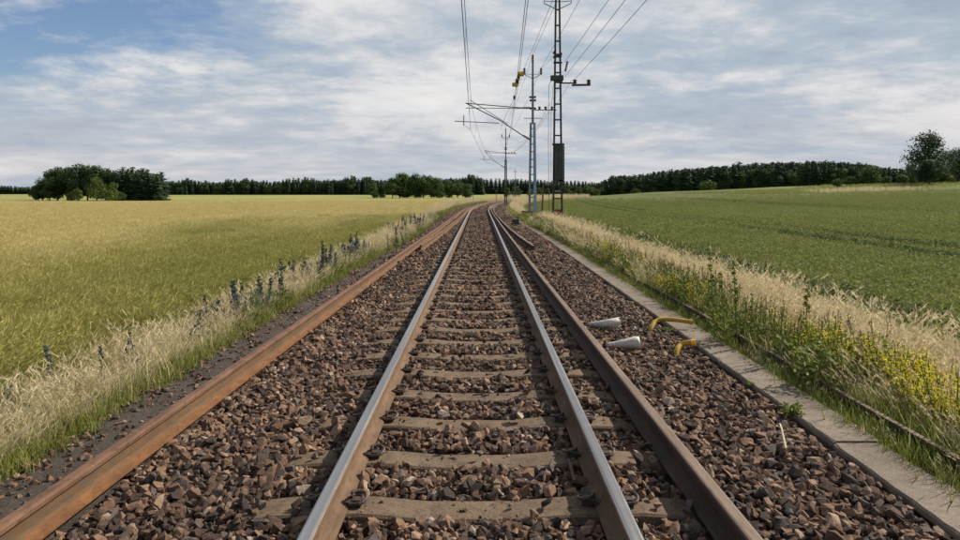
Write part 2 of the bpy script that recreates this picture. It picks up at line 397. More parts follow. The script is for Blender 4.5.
xs = np.array(sorted(set([-x for x in xp]+xp)))
ys = np.array([-40, -20, -8]+geo(-4, 60, .8, 1.0)+geo(61, 7000, 1.2, 1.035))
ground = grid_obj('ground', xs, ys, lambda X, Y: terrain(X, Y), 'ground_soil', False,
    {'track_u': lambda X, Y: X-off(Y), 'bank': lambda X, Y: sm(96, 104, X)*sm(126, 134, Y)*(1-sm(300, 340, Y))})
tag(ground, 'ground with golden barley left and green crop right', kind='structure')

def prof_ballast(u, Y):
    u = np.asarray(u, float)
    z = np.full_like(u, -.055)
    z = np.where(np.abs(u) < .72, -.05, z)
    z = z-.03*sm(1.0, 1.5, np.abs(u))*0
    z = np.where(u > 1.35, -.035-.02*sm(2.1, 2.4, u), z)
    z = np.where(u < -1.35, -.05-.015*sm(-1.8, -2.3, u), z)
    z = z+.010*np.sin(u*9+Y*3.3)+.008*np.sin(u*4-Y*5.1)
    z = z-.10*sm(2.40, 2.44, u)*(Y < 130)
    return z
us = np.linspace(-2.45, 2.44, 50); yb = np.array(geo(-3, 30, .12, 1.0)+geo(30.3, 420, .5, 1.02))
ballast = grid_obj('ballast_bed', us, yb, prof_ballast, 'ballast_base', True)
tag(ballast, 'bed of broken reddish stone under the track', kind='structure')
up = np.linspace(-3.45, -2.2, 14)
path = grid_obj('gravel_path', up, yb, lambda u, Y: -.035-.22*sm(-3.05, -3.45, u)+.006*np.sin(Y*4+u*7)-.03*sm(-2.45, -2.2, u), 'path_gravel', True)
tag(path, 'strip of dark fine gravel beside the left loose rail', kind='structure')
uv = np.linspace(2.55, 4.6, 16)
vg = grid_obj('verge_ground', uv, yb, lambda u, Y: -.05-.24*sm(3.0, 4.3, u)-.10*sm(2.62, 2.55, u)+.012*np.sin(Y*2.3+u*5), 'verge_soil', True)
tag(vg, 'soil of the grassy verge right of the concrete duct', kind='structure')

# ------------------------------------------------------------------ rails
def sweep(name, prof, matidx, mats, path, parent=None, z0=0.0, tilt=0.0):
    """prof: list of (x,z) closed; path: list of (x,y,z)"""
    n = len(prof); vs = []; fs = []; ms = []
    P = [Vector(p) for p in path]
    for i, p in enumerate(P):
        d = (P[min(i+1, len(P)-1)]-P[max(i-1, 0)]); d.z = 0; d.normalize(); r = Vector((d.y, -d.x, 0))
        for (x, z) in prof:
            xx = x*math.cos(tilt)-z*math.sin(tilt); zz = x*math.sin(tilt)+z*math.cos(tilt)
            vs.append(p+r*xx+Vector((0, 0, zz+z0)))
    for i in range(len(P)-1):
        for k in range(n):
            k2 = (k+1) % n
            fs.append((i*n+k, (i+1)*n+k, (i+1)*n+k2, i*n+k2)); ms.append(matidx[k])
    fs.append(tuple(range(n))); ms.append(0); fs.append(tuple((len(P)-1)*n+k for k in range(n-1, -1, -1))); ms.append(0)
    me = bpy.data.meshes.new(name); me.from_pydata([tuple(v) for v in vs], [], fs)
    for mm in mats: me.materials.append(MATS[mm])
    me.polygons.foreach_set('material_index', ms)
    me.update(); o = bpy.data.objects.new(name, me); link(o, parent); return o
# half profile bottom->top on the right side (x,z), mirrored
HALF = [(.075, 0), (.075, .011), (.040, .021), (.016, .034), (.0085, .055), (.0085, .112), (.010, .131), (.036, .138), (.036, .160), (.032, .168), (.022, .1715)]
PROF = HALF+[(-x, z) for x, z in reversed(HALF)]
# segment k goes k->k+1
def segmat(right_foot, right_web, head_side, edge, top, left_web, left_foot):
    nh = len(HALF); r = []
    for k in range(2*nh):
        kk = k if k < nh else 2*nh-2-k      # mirrored segment index
        side = 0 if k < nh-1 else 1
        if k == nh-1: r.append(top); continue
        if k == 2*nh-1: r.append(left_foot); continue
        if kk <= 2: r.append(right_foot if side == 0 else left_foot)
        elif kk <= 6: r.append(right_web if side == 0 else left_web)
        elif kk == 7: r.append(head_side)
        elif kk == 8: r.append(edge)
        else: r.append(top)
    return r
def track_path(u, y0=-3.0, y1=330):
    y = y0; pts = []
    while y < y1:
        pts.append((float(off(y))+u, y, 0)); y += 1.0 if y < 45 else 2.0
    return pts
track = empty('railway_track', (0, 0, 0))
tag(track, 'single railway track with polished rails on concrete sleepers curving away to the right', 'railway track')
mats = ['running_rail_side', 'head_edge', 'polished_rail_head']
sgm = segmat(0, 0, 0, 1, 2, 0, 0)
for u in (-.791, .709):
    sweep('rail', PROF, sgm, mats, track_path(u), track)

# sleepers (share two meshes), each its own object
def sleeper_mesh(seed):
    r = random.Random(seed); mb = MB(); nx = 22; hw = .112; vs = []; fs = []
    for i in range(nx+1):
        x = -1.28+2.56*i/nx; a = abs(x)
        zt = -.030+.030*float(sm(.18, .62, a)) if a < .62 else 0.0
        zt -= .028*float(sm(.95, 1.28, a))
        wj = r.uniform(-.003, .003); e = .012
        ring = [(-hw-.03, -.22), (-hw+wj, zt-e), (-hw+e+wj, zt), (hw-e+wj, zt+r.uniform(-.002, .002)), (hw+wj, zt-e), (hw+.03, -.22)]
        vs += [(x, y_, z_) for y_, z_ in ring]
    for i in range(nx):
        for k in range(5): fs.append((i*6+k, i*6+k+1, (i+1)*6+k+1, (i+1)*6+k))
    fs.append((5, 4, 3, 2, 1, 0)); fs.append(tuple(nx*6+k for k in range(6)))
    mb.add(vs, fs, 'sleeper_concrete'); o = mb.build('sleeper', dolink=False); return o.data
SM = [sleeper_mesh(s) for s in (1, 2, 3, 4)]
# spring clip
mb = MB()
pts = []
for k in range(13):
    a = R(-100+k*24); pts.append((.045+.042*math.cos(a), .045*math.sin(a)*1.0, .040+.022*math.sin(a*.5)))
pts = [(0.0, -.045, .022)]+pts+[(0.0, .035, .030)]
mb.tube(pts, .0105, 'clip_steel', 6); mb.box((.035, 0, .012), (.05, .055, .05), 'clip_steel')
mb.box((-.005, 0, .022), (.04, .07, .016), 'clip_steel')
clip = mb.build('rail_clip', dolink=False); CLIP = clip.data
sleepers_y = [2.26+.645*k for k in range(-4, 150)]
far_clips = MB()
rs = random.Random(5)
for i, y in enumerate(sleepers_y):
    s = bpy.data.objects.new('sleeper', SM[i % 4]); link(s, track)
    x0 = offx(y); ang = -math.atan(float(off(y+.5)-off(y-.5)))
    yy = y+rs.uniform(-.02, .02)
    s.location = (x0, yy, rs.uniform(-.004, .002)); s.rotation_euler = (0, 0, ang+rs.uniform(-.006, .006)+(math.pi if i % 3 == 0 else 0))
    for ru in (-.75, .75):
        for sd_ in (-1, 1):
            lx = ru+sd_*.078
            if 0 < y < 14:
                c_ = bpy.data.objects.new('rail_clip', CLIP); link(c_, s)
                c_.location = (lx, 0, 0); c_.rotation_euler = (0, 0, 0 if sd_ > 0 else math.pi)
            elif 14 <= y < 60:
                far_clips.box((x0+lx+sd_*.04, yy, .025), (.08, .07, .05), 'clip_steel')
tag(far_clips.build('rail_clip', track), kind='stuff')
# sleepers' rail pads keep the rail foot just on the seat

# loose rails
def loose_path(tab, y0, y1, step=1.0):
    ys_ = [t[0] for t in tab]; xs_ = [t[1] for t in tab]; pts = []; y = y0
    while y < y1+.01:
        u = float(np.interp(y, ys_, xs_)); pts.append((u+float(off(y)), y, 0)); y += step
    return pts
def smooth_tab(tab):
    yy = np.linspace(tab[0][0], tab[-1][0], 60); c_ = np.polyfit([t[0] for t in tab], [t[1] for t in tab], 3)
    return [(a, float(np.polyval(c_, a))) for a in yy]
rustL = ['orange_rust', 'brown_rust', 'web_grey_rust']
segL = segmat(0, 2, 1, 1, 1, 1, 0)
t1 = smooth_tab([(-3, -2.36), (3, -2.27), (7, -2.19), (14, -2.09), (19.5, -1.97), (30, -1.77), (40, -1.60), (52, -1.42), (75, -1.35), (100, -1.4)])
o = sweep('loose_rail', PROF, segL, rustL, loose_path(t1, -3, 100), None, -.008)
tag(o, 'long orange rusted rail lying along the left edge of the ballast by the dark path', 'rail', 'spare rails lying beside the track')
t2 = [(18.6, -1.71), (26, -1.47), (36, -1.24), (46, -1.10), (60, -1.10), (90, -1.15)]
o = sweep('loose_rail', PROF, segL, rustL, loose_path(t2, 18.6, 90), None, -.008)
tag(o, 'orange rusted rail starting midway between the long left rusty rail and the track', 'rail', 'spare rails lying beside the track')
segR = segmat(0, 0, 0, 1, 1, 0, 0)
t3 = smooth_tab([(-3, 1.30), (3.3, 1.258), (9.2, 1.19), (12.6, 1.15), (20, 1.05), (28, .98), (45, .93), (60, .93), (90, .95)])
o = sweep('loose_rail', PROF, segR, ['dark_rust', 'grey_rust'], loose_path(t3, -3, 90), None, .001)
tag(o, 'long grey brown rail lying right beside the running rail on the sleeper ends', 'rail', 'spare rails lying beside the track')
t4 = [(18.4, 1.56), (22, 1.40), (26.7, 1.27), (34, 1.16), (45, 1.11), (90, 1.12)]
o = sweep('loose_rail', PROF, segR, ['dark_rust', 'grey_rust'], loose_path(t4, 18.4, 90), None, -.008)
tag(o, 'shorter dark rail with its cut end midway, on the ballast right of the track', 'rail', 'spare rails lying beside the track')
mb = MB(); mb.tube([(1.58, 22.2, .03), (1.36, 26.5, .05)], .03, 'pale_stalk', 6)
tag(mb.build('loose_bar'), 'pale thin bar lying on the ballast right of the cut rail end', 'metal bar')

# small low rail in the verge
LOW = [(.035, 0), (.035, .008), (.006, .014), (.006, .075), (.020, .082), (.020, .10), (-.020, .10), (-.020, .082), (-.006, .075), (-.006, .014), (-.035, .008), (-.035, 0)]
lo = sweep('edge_rail', LOW, [0]*5+[1]+[0]*6, ['dark_rust', 'grey_rust'], [(2.97+.01*math.sin(y*1.3), y, -.03+.008*math.sin(y*.9)) for y in np.arange(-2, 13.2, .5)])
lo.scale = (1, 1, 1.35)
tag(lo, 'thin dark low rail with pale top in the plants right of the slabs', 'rail')

# ------------------------------------------------------------------ concrete duct
trough = empty('cable_trough', (2.6, 0, 0))
tag(trough, 'long low concrete cable duct of grey slabs between the ballast and the verge', 'cable duct')
def tx(y): return 2.60-.42*float(sm(18, 44, y))+float(off(y))
js = [-1.1, 1.65, 4.4, 7.15, 9.9, 12.1]+[12.1+2.2*k for k in range(1, 48)]
rt = random.Random(3)
for a, b in zip(js[:-1], js[1:]):
    mb = MB(); n = 34; wd = .175; jx = rt.uniform(-.015, .015); jz = rt.uniform(-.008, .008); vs = []; fs = []
    for i in range(n+1):
        y = a+.008+(b-a-.016)*i/n
        ch = (rt.uniform(-.006, .008)+(rt.uniform(.01, .04) if rt.random() < .07 else 0)) if 0 < i < n else 0.02
        ch2 = (rt.uniform(-.006, .008)+(rt.uniform(.01, .035) if rt.random() < .07 else 0)) if 0 < i < n else 0.015
        cx = tx(y)+jx-2.6; zt = .012+jz+rt.uniform(-.002, .002)
        ring = [(-wd+ch2*.6, zt-.045), (-wd+ch2*.6, zt-.012), (-wd+.012+ch2, zt), (wd-.012-ch, zt), (wd-ch*.6, zt-.012), (wd-ch*.6, zt-.045)]
        vs += [(cx+p, y, q) for p, q in ring]
    for i in range(n):
        for k in range(5): fs.append((i*6+k, i*6+k+1, (i+1)*6+k+1, (i+1)*6+k))
        fs.append((i*6+5, i*6, (i+1)*6, (i+1)*6+5))
    fs.append((5, 4, 3, 2, 1, 0)); fs.append(tuple(n*6+k for k in range(6)))
    mb.add(vs, fs, 'trough_concrete'); mb.build('slab', trough)
mb = MB()
for y0, y1 in zip(np.arange(-1, 105, 2.0), np.arange(1, 107, 2.0)):
    for s_ in (-.10, .10):
        mb.bar((tx(y0)-2.6+s_, y0, -.143), (tx(y1)-2.6+s_, y1, -.143), .055, .2, 'trough_concrete')
mb.build('trough_wall', trough)

# ------------------------------------------------------------------ stones
def hull_stone(seed):
    r = random.Random(seed); bm = bmesh.new()
    for k in range(13):
        a = Vector((r.gauss(0, 1), r.gauss(0, 1), r.gauss(0, 1))).normalized()*r.uniform(.82, 1.0)
        bm.verts.new((a.x*.62, a.y*.42*r.uniform(.85, 1.1), a.z*.33))
    res = bmesh.ops.convex_hull(bm, input=bm.verts)
    bmesh.ops.delete(bm, geom=[v for v in bm.verts if not v.link_faces], context='VERTS')
    bmesh.ops.recalc_face_normals(bm, faces=bm.faces)
    me = bpy.data.meshes.new('stone'); bm.to_mesh(me); bm.free(); me.materials.append(MATS['ballast_stone']); return me
STONES = [hull_stone(s) for s in range(16)]
def proto_collection(name, meshes):
    c = bpy.data.collections.new(name)
    for i, me in enumerate(meshes):
        o = bpy.data.objects.new('%s_%02d' % (name, i), me); c.objects.link(o)
    return c
stone_col = proto_collection('stone_kinds', STONES)

def scatter(name, pts, rot, scl, idx, col, label, cat='vegetation', parent=None, struct_child=False):
    me = bpy.data.meshes.new(name); me.from_pydata(pts.tolist(), [], [])
    a = me.attributes.new('rot', 'FLOAT_VECTOR', 'POINT'); a.data.foreach_set('vector', rot.astype(np.float32).ravel())
    a = me.attributes.new('scl', 'FLOAT_VECTOR', 'POINT'); a.data.foreach_set('vector', scl.astype(np.float32).ravel())
    a = me.attributes.new('idx', 'INT', 'POINT'); a.data.foreach_set('value', idx.astype(np.int32).ravel())
    o = bpy.data.objects.new(name, me); link(o, parent)
    g = bpy.data.node_groups.new(name+'_nodes', 'GeometryNodeTree')
    g.interface.new_socket('Geometry', in_out='INPUT', socket_type='NodeSocketGeometry')
    g.interface.new_socket('Geometry', in_out='OUTPUT', socket_type='NodeSocketGeometry')
    gi = g.nodes.new('NodeGroupInput'); go = g.nodes.new('NodeGroupOutput')
    ci = g.nodes.new('GeometryNodeCollectionInfo'); ci.inputs['Collection'].default_value = col
    ci.inputs['Separate Children'].default_value = True; ci.inputs['Reset Children'].default_value = True
    ip = g.nodes.new('GeometryNodeInstanceOnPoints'); ip.inputs['Pick Instance'].default_value = True
    def na(nm, dt):
        n = g.nodes.new('GeometryNodeInputNamedAttribute'); n.data_type = dt; n.inputs['Name'].default_value = nm; return n.outputs['Attribute']
    e2r = g.nodes.new('FunctionNodeEulerToRotation')
    g.links.new(na('rot', 'FLOAT_VECTOR'), e2r.inputs[0]); g.links.new(e2r.outputs[0], ip.inputs['Rotation'])
    g.links.new(na('scl', 'FLOAT_VECTOR'), ip.inputs['Scale']); g.links.new(na('idx', 'INT'), ip.inputs['Instance Index'])
    g.links.new(gi.outputs[0], ip.inputs['Points']); g.links.new(ci.outputs[0], ip.inputs['Instance'])
    g.links.new(ip.outputs[0], go.inputs[0])
    md = o.modifiers.new('scatter', 'NODES'); md.node_group = g
    if parent: tag(o, label, kind='stuff')
    else: tag(o, label, cat, kind='stuff')
    return o

loose = [t1, t3]
def rail_clear(u, y):
    """True where a stone would stand inside a rail"""
    b = (np.abs(u+.791) < .085) | (np.abs(u-.709) < .085)
    for t in (t1, t3):
        b |= np.abs(u-np.interp(y, [q[0] for q in t], [q[1] for q in t])) < .088
    for t, st in ((t2, 18.6), (t4, 18.4)):
        b |= (np.abs(u-np.interp(y, [q[0] for q in t], [q[1] for q in t])) < .088) & (y > st)
    return b
def stones_layer(y0, y1, sp, smin, smax, u0=-2.42, u1=2.41, zadd=0.0, drop=0.0):
    nu = int((u1-u0)/sp); ny = int((y1-y0)/sp)
    u, y = np.meshgrid(u0+(np.arange(nu)+.5)*sp, y0+(np.arange(ny)+.5)*sp)
    u = u.ravel()+rng.uniform(-.5, .5, nu*ny)*sp; y = y.ravel()+rng.uniform(-.5, .5, nu*ny)*sp
    s = rng.uniform(0, 1, u.size)**1.6*(smax-smin)+smin
    k = (rng.uniform(0, 1, u.size) >= drop) & ~rail_clear(u, y)
    ph = np.abs(((y-2.26+.3225) % .645)-.3225)            # distance from a sleeper's centre line
    onsl = (ph < .135) & (np.abs(u-TC) < 1.28)
    inner = np.abs(u-TC) < .70
    # between the rails the sleeper tops are almost clear, outside stones creep over them
    creep = rng.uniform(0, 1, u.size)
    cl = np.where(inner, .985, np.where(np.abs(u-TC) > 1.14, .74, .965))
    k &= ~(onsl & (creep < cl))
    z = prof_ballast(u-0*u, y)+zadd+rng.uniform(-.012, .022, u.size)+s*.12
    z = np.where(onsl, .012+s*.18, z)
    z = np.where((np.abs(np.abs(u+.041)-.75) < .16), np.minimum(z, .005), z)
    k &= ~((np.abs(np.abs(u+.041)-.75) < .16) & onsl)
    # heap a little between loose rail and trough
    u, y, z, s = u[k], y[k], z[k], s[k]
    return u+off(y), y, z, s
def stone_arrays(x, y, z, s):
    n = x.size
    rot = np.stack([rng.uniform(-1.0, 1.0, n), rng.uniform(-.9, .9, n), rng.uniform(0, 6.283, n)], 1)
    scl = np.stack([s*rng.uniform(.8, 1.1, n), s*rng.uniform(.85, 1.25, n), s*rng.uniform(.85, 1.35, n)], 1)
    return np.stack([x, y, z], 1), rot, scl, rng.integers(0, 16, n)
A = [stones_layer(1.8, 13, .037, .042, .090), stones_layer(1.8, 13, .052, .048, .112, zadd=.014, drop=.25),
     stones_layer(13, 32, .058, .065, .115), stones_layer(13, 32, .09, .075, .13, zadd=.02, drop=.3),
     stones_layer(32, 70, .085, .09, .15), stones_layer(70, 140, .16, .14, .24)]
x = np.concatenate([a[0] for a in A]); y = np.concatenate([a[1] for a in A]); z = np.concatenate([a[2] for a in A]); s = np.concatenate([a[3] for a in A])
# stones along the outer side of the path, and few on it
n = 5200; yq = rng.uniform(1.5, 60, n)**1.0; uq = -2.97+rng.normal(0, .085, n)+.03*np.sin(yq*2.3)+.42*sm(8, 30, yq); sq = rng.uniform(.03, .085, n)
x = np.concatenate([x, uq+off(yq)]); y = np.concatenate([y, yq]); z = np.concatenate([z, -.03-.22*sm(-3.05, -3.45, uq)]); s = np.concatenate([s, sq])
n = 9000; yq = rng.uniform(1.5, 40, n)**1.0; uq = rng.uniform(-3.05, -2.33, n); sq = rng.uniform(0, 1, n)**3*.06+.010
x = np.concatenate([x, uq+off(yq)]); y = np.concatenate([y, yq]); z = np.concatenate([z, np.full(n, -.03)]); s = np.concatenate([s, sq])
# chips lying on the sleepers and between the big stones
n = 5200; yq = 2.0+16*rng.uniform(0, 1, n)**1.4; uq = rng.uniform(-1.3, 1.28, n); kq = ~rail_clear(uq, yq)
phq = np.abs(((yq-2.26+.3225) % .645)-.3225) < .10
zq = np.where(phq, np.where(np.abs(uq-TC) < .5, -.026, .004), -.01)
x = np.concatenate([x, uq[kq]]); y = np.concatenate([y, yq[kq]]); z = np.concatenate([z, zq[kq]]); s = np.concatenate([s, (rng.uniform(0, 1, n)**3*.030+.009)[kq]])
pts, rot, scl, idx = stone_arrays(x, y, z, s)
# the 300 that show largest become objects of their own
px_ = 640*s/y; vx = 480+640*x/y; vy = 191+640*(CAMZ-z)/y
vis = (vx > 5) & (vx < 955) & (vy < 545) & (z > -.06)
order = np.argsort(np.where(vis, -px_, 1)); big = order[:300]
keep = np.ones(x.size, bool); keep[big] = False
for i in big:
    o = bpy.data.objects.new('stone', STONES[idx[i]]); link(o, ballast)
    o.location = pts[i]; o.rotation_euler = rot[i]; o.scale = scl[i]
scatter('ballast_stones', pts[keep], rot[keep], scl[keep], idx[keep], stone_col, 'mass of broken reddish brown ballast stones', parent=ballast)

# ------------------------------------------------------------------ plants (prototypes)
def blade(mb, x, y, h, wd, lean, az, mat, seg=3, droop=1.6, tint=None, z0=0):
    ca, sa = math.cos(az), math.sin(az); vs = []; fs = []
    fa = az+math.pi/2+random.uniform(-.6, .6); cw, sw = math.cos(fa), math.sin(fa)
    for i in range(seg+1):
        t = i/seg; l = lean*h*t**droop; z_ = z0+h*(t-.18*lean*t*t)
        ww = wd*(1-t**1.5)*.5 if i < seg else 0
        cx, cy = x+ca*l, y+sa*l
        if i < seg: vs += [(cx-cw*ww, cy-sw*ww, z_), (cx+cw*ww, cy+sw*ww, z_)]
        else: vs.append((cx, cy, z_))
    for i in range(seg-1): fs.append((2*i, 2*i+1, 2*i+3, 2*i+2))
    fs.append((2*(seg-1), 2*(seg-1)+1, 2*seg))
    mb.add(vs, fs, mat, tint); return vs[-1]
def leafq(mb, c, l, wd, mat, tint=None, nrm=None, d=None):
    d = d or Vector((random.gauss(0, 1), random.gauss(0, 1), random.gauss(0, .8))).normalized()
    q = Vector((random.gauss(0, 1), random.gauss(0, 1), random.gauss(0, 1))); r = d.cross(q).normalized(); c = Vector(c)
    mb.add([c, c+d*l*.5+r*wd*.5, c+d*l, c+d*l*.5-r*wd*.5], [(0, 1, 2, 3)], mat, tint)

def straw_tuft(seed, r=.16, n=42, h=(.45, .80), heads=True, green=.12, wd=.0055, wind=.12, saz=math.pi, slean=(.03, .26)):
    random.seed(seed); mb = MB()
    for k in range(n):
        a = random.uniform(0, 6.28); q = r*random.random()**.6
        g = random.random() < green; hh = random.uniform(*h)*(.7 if g else 1)
        az = random.gauss(saz, 1.1)
        tip = blade(mb, q*math.cos(a), q*math.sin(a), hh, wd*random.uniform(.7, 1.3), random.uniform(*slean)+wind*.4, az, 'grass_green' if g else 'straw', 3)
        if heads and not g and random.random() < .6:
            t = random.random()
            for j in range(3):
                d = Vector((math.cos(az)*.5+random.gauss(0, .08), math.sin(az)*.5+random.gauss(0, .08), .75-.25*j)).normalized()
                leafq(mb, Vector(tip)-d*.05, .12, .008, 'straw_head', t, d=d)
    return mb.build('tuft', dolink=False).data
def green_tuft(seed, r=.15, n=40, h=(.12, .34), mat='grass_green', wd=.008):
    random.seed(seed); mb = MB()
    for k in range(n):
        a = random.uniform(0, 6.28); q = r*random.random()**.6
        blade(mb, q*math.cos(a), q*math.sin(a), random.uniform(*h), wd*random.uniform(.7, 1.4), random.uniform(.15, .7), random.uniform(0, 6.28),
              mat if random.random() > .12 else 'straw', 3)
    return mb.build('tuft', dolink=False).data
def barley_tuft(seed, r=.30, n=120, h=(.46, .68)):
    random.seed(seed); mb = MB()
    for k in range(n):
        a = random.uniform(0, 6.28); q = r*random.random()**.5; hh = random.uniform(*h); x_, y_ = q*math.cos(a), q*math.sin(a)
        az = random.gauss(.3, 1.0)
        tip = blade(mb, x_, y_, hh, .007, random.uniform(.05, .25), az, 'barley_green', 2)
        blade(mb, x_+.01, y_, hh*.8, .009, random.uniform(.15, .55), random.uniform(0, 6.28), 'barley_green', 3)
        t = random.random(); d = Vector((math.cos(az)*.6, math.sin(az)*.6, random.uniform(.0, 1.1))).normalized()
        leafq(mb, tip, .075, .014, 'barley_ear', t, d=d); leafq(mb, tip, .13, .005, 'barley_ear', t, d=(d+Vector((0, 0, .2))).normalized())
    return mb.build('tuft', dolink=False).data
def crop_tuft(seed, r=.30, n=125, h=(.26, .42), mat='crop_green'):
    random.seed(seed); mb = MB()
    for k in range(n):
        a = random.uniform(0, 6.28); q = r*random.random()**.5; x_, y_ = q*math.cos(a), q*math.sin(a); hh = random.uniform(*h)
        blade(mb, x_, y_, hh, .012, random.uniform(.15, .75), random.uniform(0, 6.28), mat, 3)
        if k % 3 == 0: leafq(mb, (x_, y_, hh*random.uniform(.7, 1)), .07, .03, mat)
    return mb.build('tuft', dolink=False).data
def weed(seed, h=.4, n=5, leaf=.05, mat='weed_leaf', flower=None, nf=8, spread=.12, fl=.02):
    random.seed(seed); mb = MB()
    for k in range(n):
        a = random.uniform(0, 6.28); hh = h*random.uniform(.65, 1.1); x_, y_ = spread*random.random()*math.cos(a), spread*random.random()*math.sin(a)
        lx, ly = random.gauss(0, .15)*hh, random.gauss(0, .15)*hh
        mb.tube([(x_, y_, 0), (x_+lx*.4, y_+ly*.4, hh*.5), (x_+lx, y_+ly, hh)], .003, 'weed_leaf', 3, False)
        for j in range(12):
            t = .1+.85*j/12; p = (x_+lx*t, y_+ly*t, hh*t)
            az = j*2.4; d = Vector((math.cos(az), math.sin(az), random.uniform(-.1, .7))).normalized()
            leafq(mb, p, leaf*random.uniform(.6, 1.1)*(1.2-t*.6), leaf*.42, mat, d=d)
        if flower:
            for j in range(nf):
                t = random.uniform(.72, 1.03); p = (x_+lx*t+random.gauss(0, .02), y_+ly*t+random.gauss(0, .02), hh*t)
                leafq(mb, p, fl, fl*.8, flower)
    return mb.build('weed', dolink=False).data
def spike(seed, h=.7, side='blue'):
    random.seed(seed); mb = MB(); lx = random.gauss(0, .14)*h; fl = 'blue_petal' if side == 'blue' else 'brown_seed'
    st = 'blue_stem' if side == 'blue' else 'weed_leaf'
    mb.tube([(0, 0, 0), (lx*.5, 0, h*.5), (lx, 0, h)], .006, st, 4, False, [.008, .006, .003])
    for j in range(110):
        t = random.uniform(.08, 1.0); az = random.uniform(0, 6.28); wdt = .12 if t < .4 else .075
        d = Vector((math.cos(az), math.sin(az), .6)).normalized()
        leafq(mb, (lx*t, 0, h*t), wdt*random.uniform(.5, 1.1)*(1.15-t*.7), .026, st, d=d)
        if random.random() < .45 and t > .35: leafq(mb, (lx*t+.02*math.cos(az), .02*math.sin(az), h*t), .022, .02, fl)
    return mb.build('spike', dolink=False).data

STRAW = [straw_tuft(s) for s in range(10, 16)]
STRAWL = [straw_tuft(s, .15, 36, (.40, .75), True, .25, .0055, .3, .3, (.1, .5)) for s in range(16, 20)]
STRAWG = [straw_tuft(s, .17, 40, (.35, .62), True, .6, .007, .3, .3, (.1, .55)) for s in range(20, 24)]
GREEN = [green_tuft(s) for s in range(30, 36)]
SHORT = [green_tuft(s, .10, 26, (.05, .16), 'grass_green', .006) for s in range(40, 44)]
BARLEY = [barley_tuft(s) for s in range(50, 56)]
CROP = [crop_tuft(s) for s in range(60, 66)]
CROPDK = [crop_tuft(s, .22, 60, (.24, .40), 'crop_dark') for s in range(66, 69)]
WEED = [weed(70, .38), weed(71, .5, 4, .06), weed(72, .3, 6, .045), weed(73, .45, 4, .055)]
YEL = [weed(80, .50, 6, .035, 'weed_leaf', 'yellow_petal', 14), weed(81, .42, 7, .035, 'weed_leaf', 'yellow_petal', 16), weed(82, .55, 5, .03, 'weed_leaf', 'yellow_petal', 12)]
BLU = [weed(85, .42, 4, .03, 'blue_stem', 'blue_petal', 9), weed(86, .34, 5, .03, 'blue_stem', 'blue_petal', 10)]
SEED = [weed(88, .6, 4, .03, 'weed_leaf', 'brown_seed', 16)]
def veg(name, groups, label):
    """groups: list of (meshes, x, y, z, smin, smax)"""
    meshes = []; P_ = []; I = []; S = []
    for ms, x_, y_, z_, a, b in groups:
        base = len(meshes); meshes += ms; n_ = len(x_)
        P_.append(np.stack([x_, y_, z_], 1)); I.append(base+rng.integers(0, len(ms), n_)); S.append(rng.uniform(a, b, n_))
    P_ = np.concatenate(P_); I = np.concatenate(I); S = np.concatenate(S); n_ = len(I)
    rot = np.stack([rng.normal(0, .07, n_), rng.normal(0, .07, n_), rng.uniform(0, 6.283, n_) if 'field' not in name else rng.normal(0, .5, n_)], 1)
    scl = np.stack([S*rng.uniform(.9, 1.15, n_), S*rng.uniform(.9, 1.15, n_), S*rng.uniform(.8, 1.15, n_)], 1)
    return scatter(name, P_, rot, scl, I, proto_collection(name+'_kind', meshes), label)
def fn_(f, y): return f(y) if callable(f) else f
def band(n_, y0, y1, u0, u1, pw=1.0, zf=None, clump=0):
    y_ = y0+(y1-y0)*rng.uniform(0, 1, n_)**pw; u_ = rng.uniform(u0, u1, n_) if not callable(u0) else fn_(u0, y_)+(fn_(u1, y_)-fn_(u0, y_))*rng.uniform(0, 1, n_)
    if clump: 
        k = (np.sin(u_*2.1+y_*.9)+np.sin(y_*1.7-u_*1.3+1)+np.sin(y_*.43+2)) > clump; u_, y_ = u_[k], y_[k]
    x_ = u_+off(y_)
    z_ = zf(u_, y_) if zf else terrain(x_, y_)
    return x_, y_, z_
def zr_(u, Y): return np.maximum(terrain(u+off(Y), Y), np.where(u < 4.6, -.06-.24*sm(3.0, 4.3, u), -9))
def zl_(u, Y): return np.where(u > -3.45, -.05-.22*sm(-3.05, -3.45, u), terrain(u+off(Y), Y))

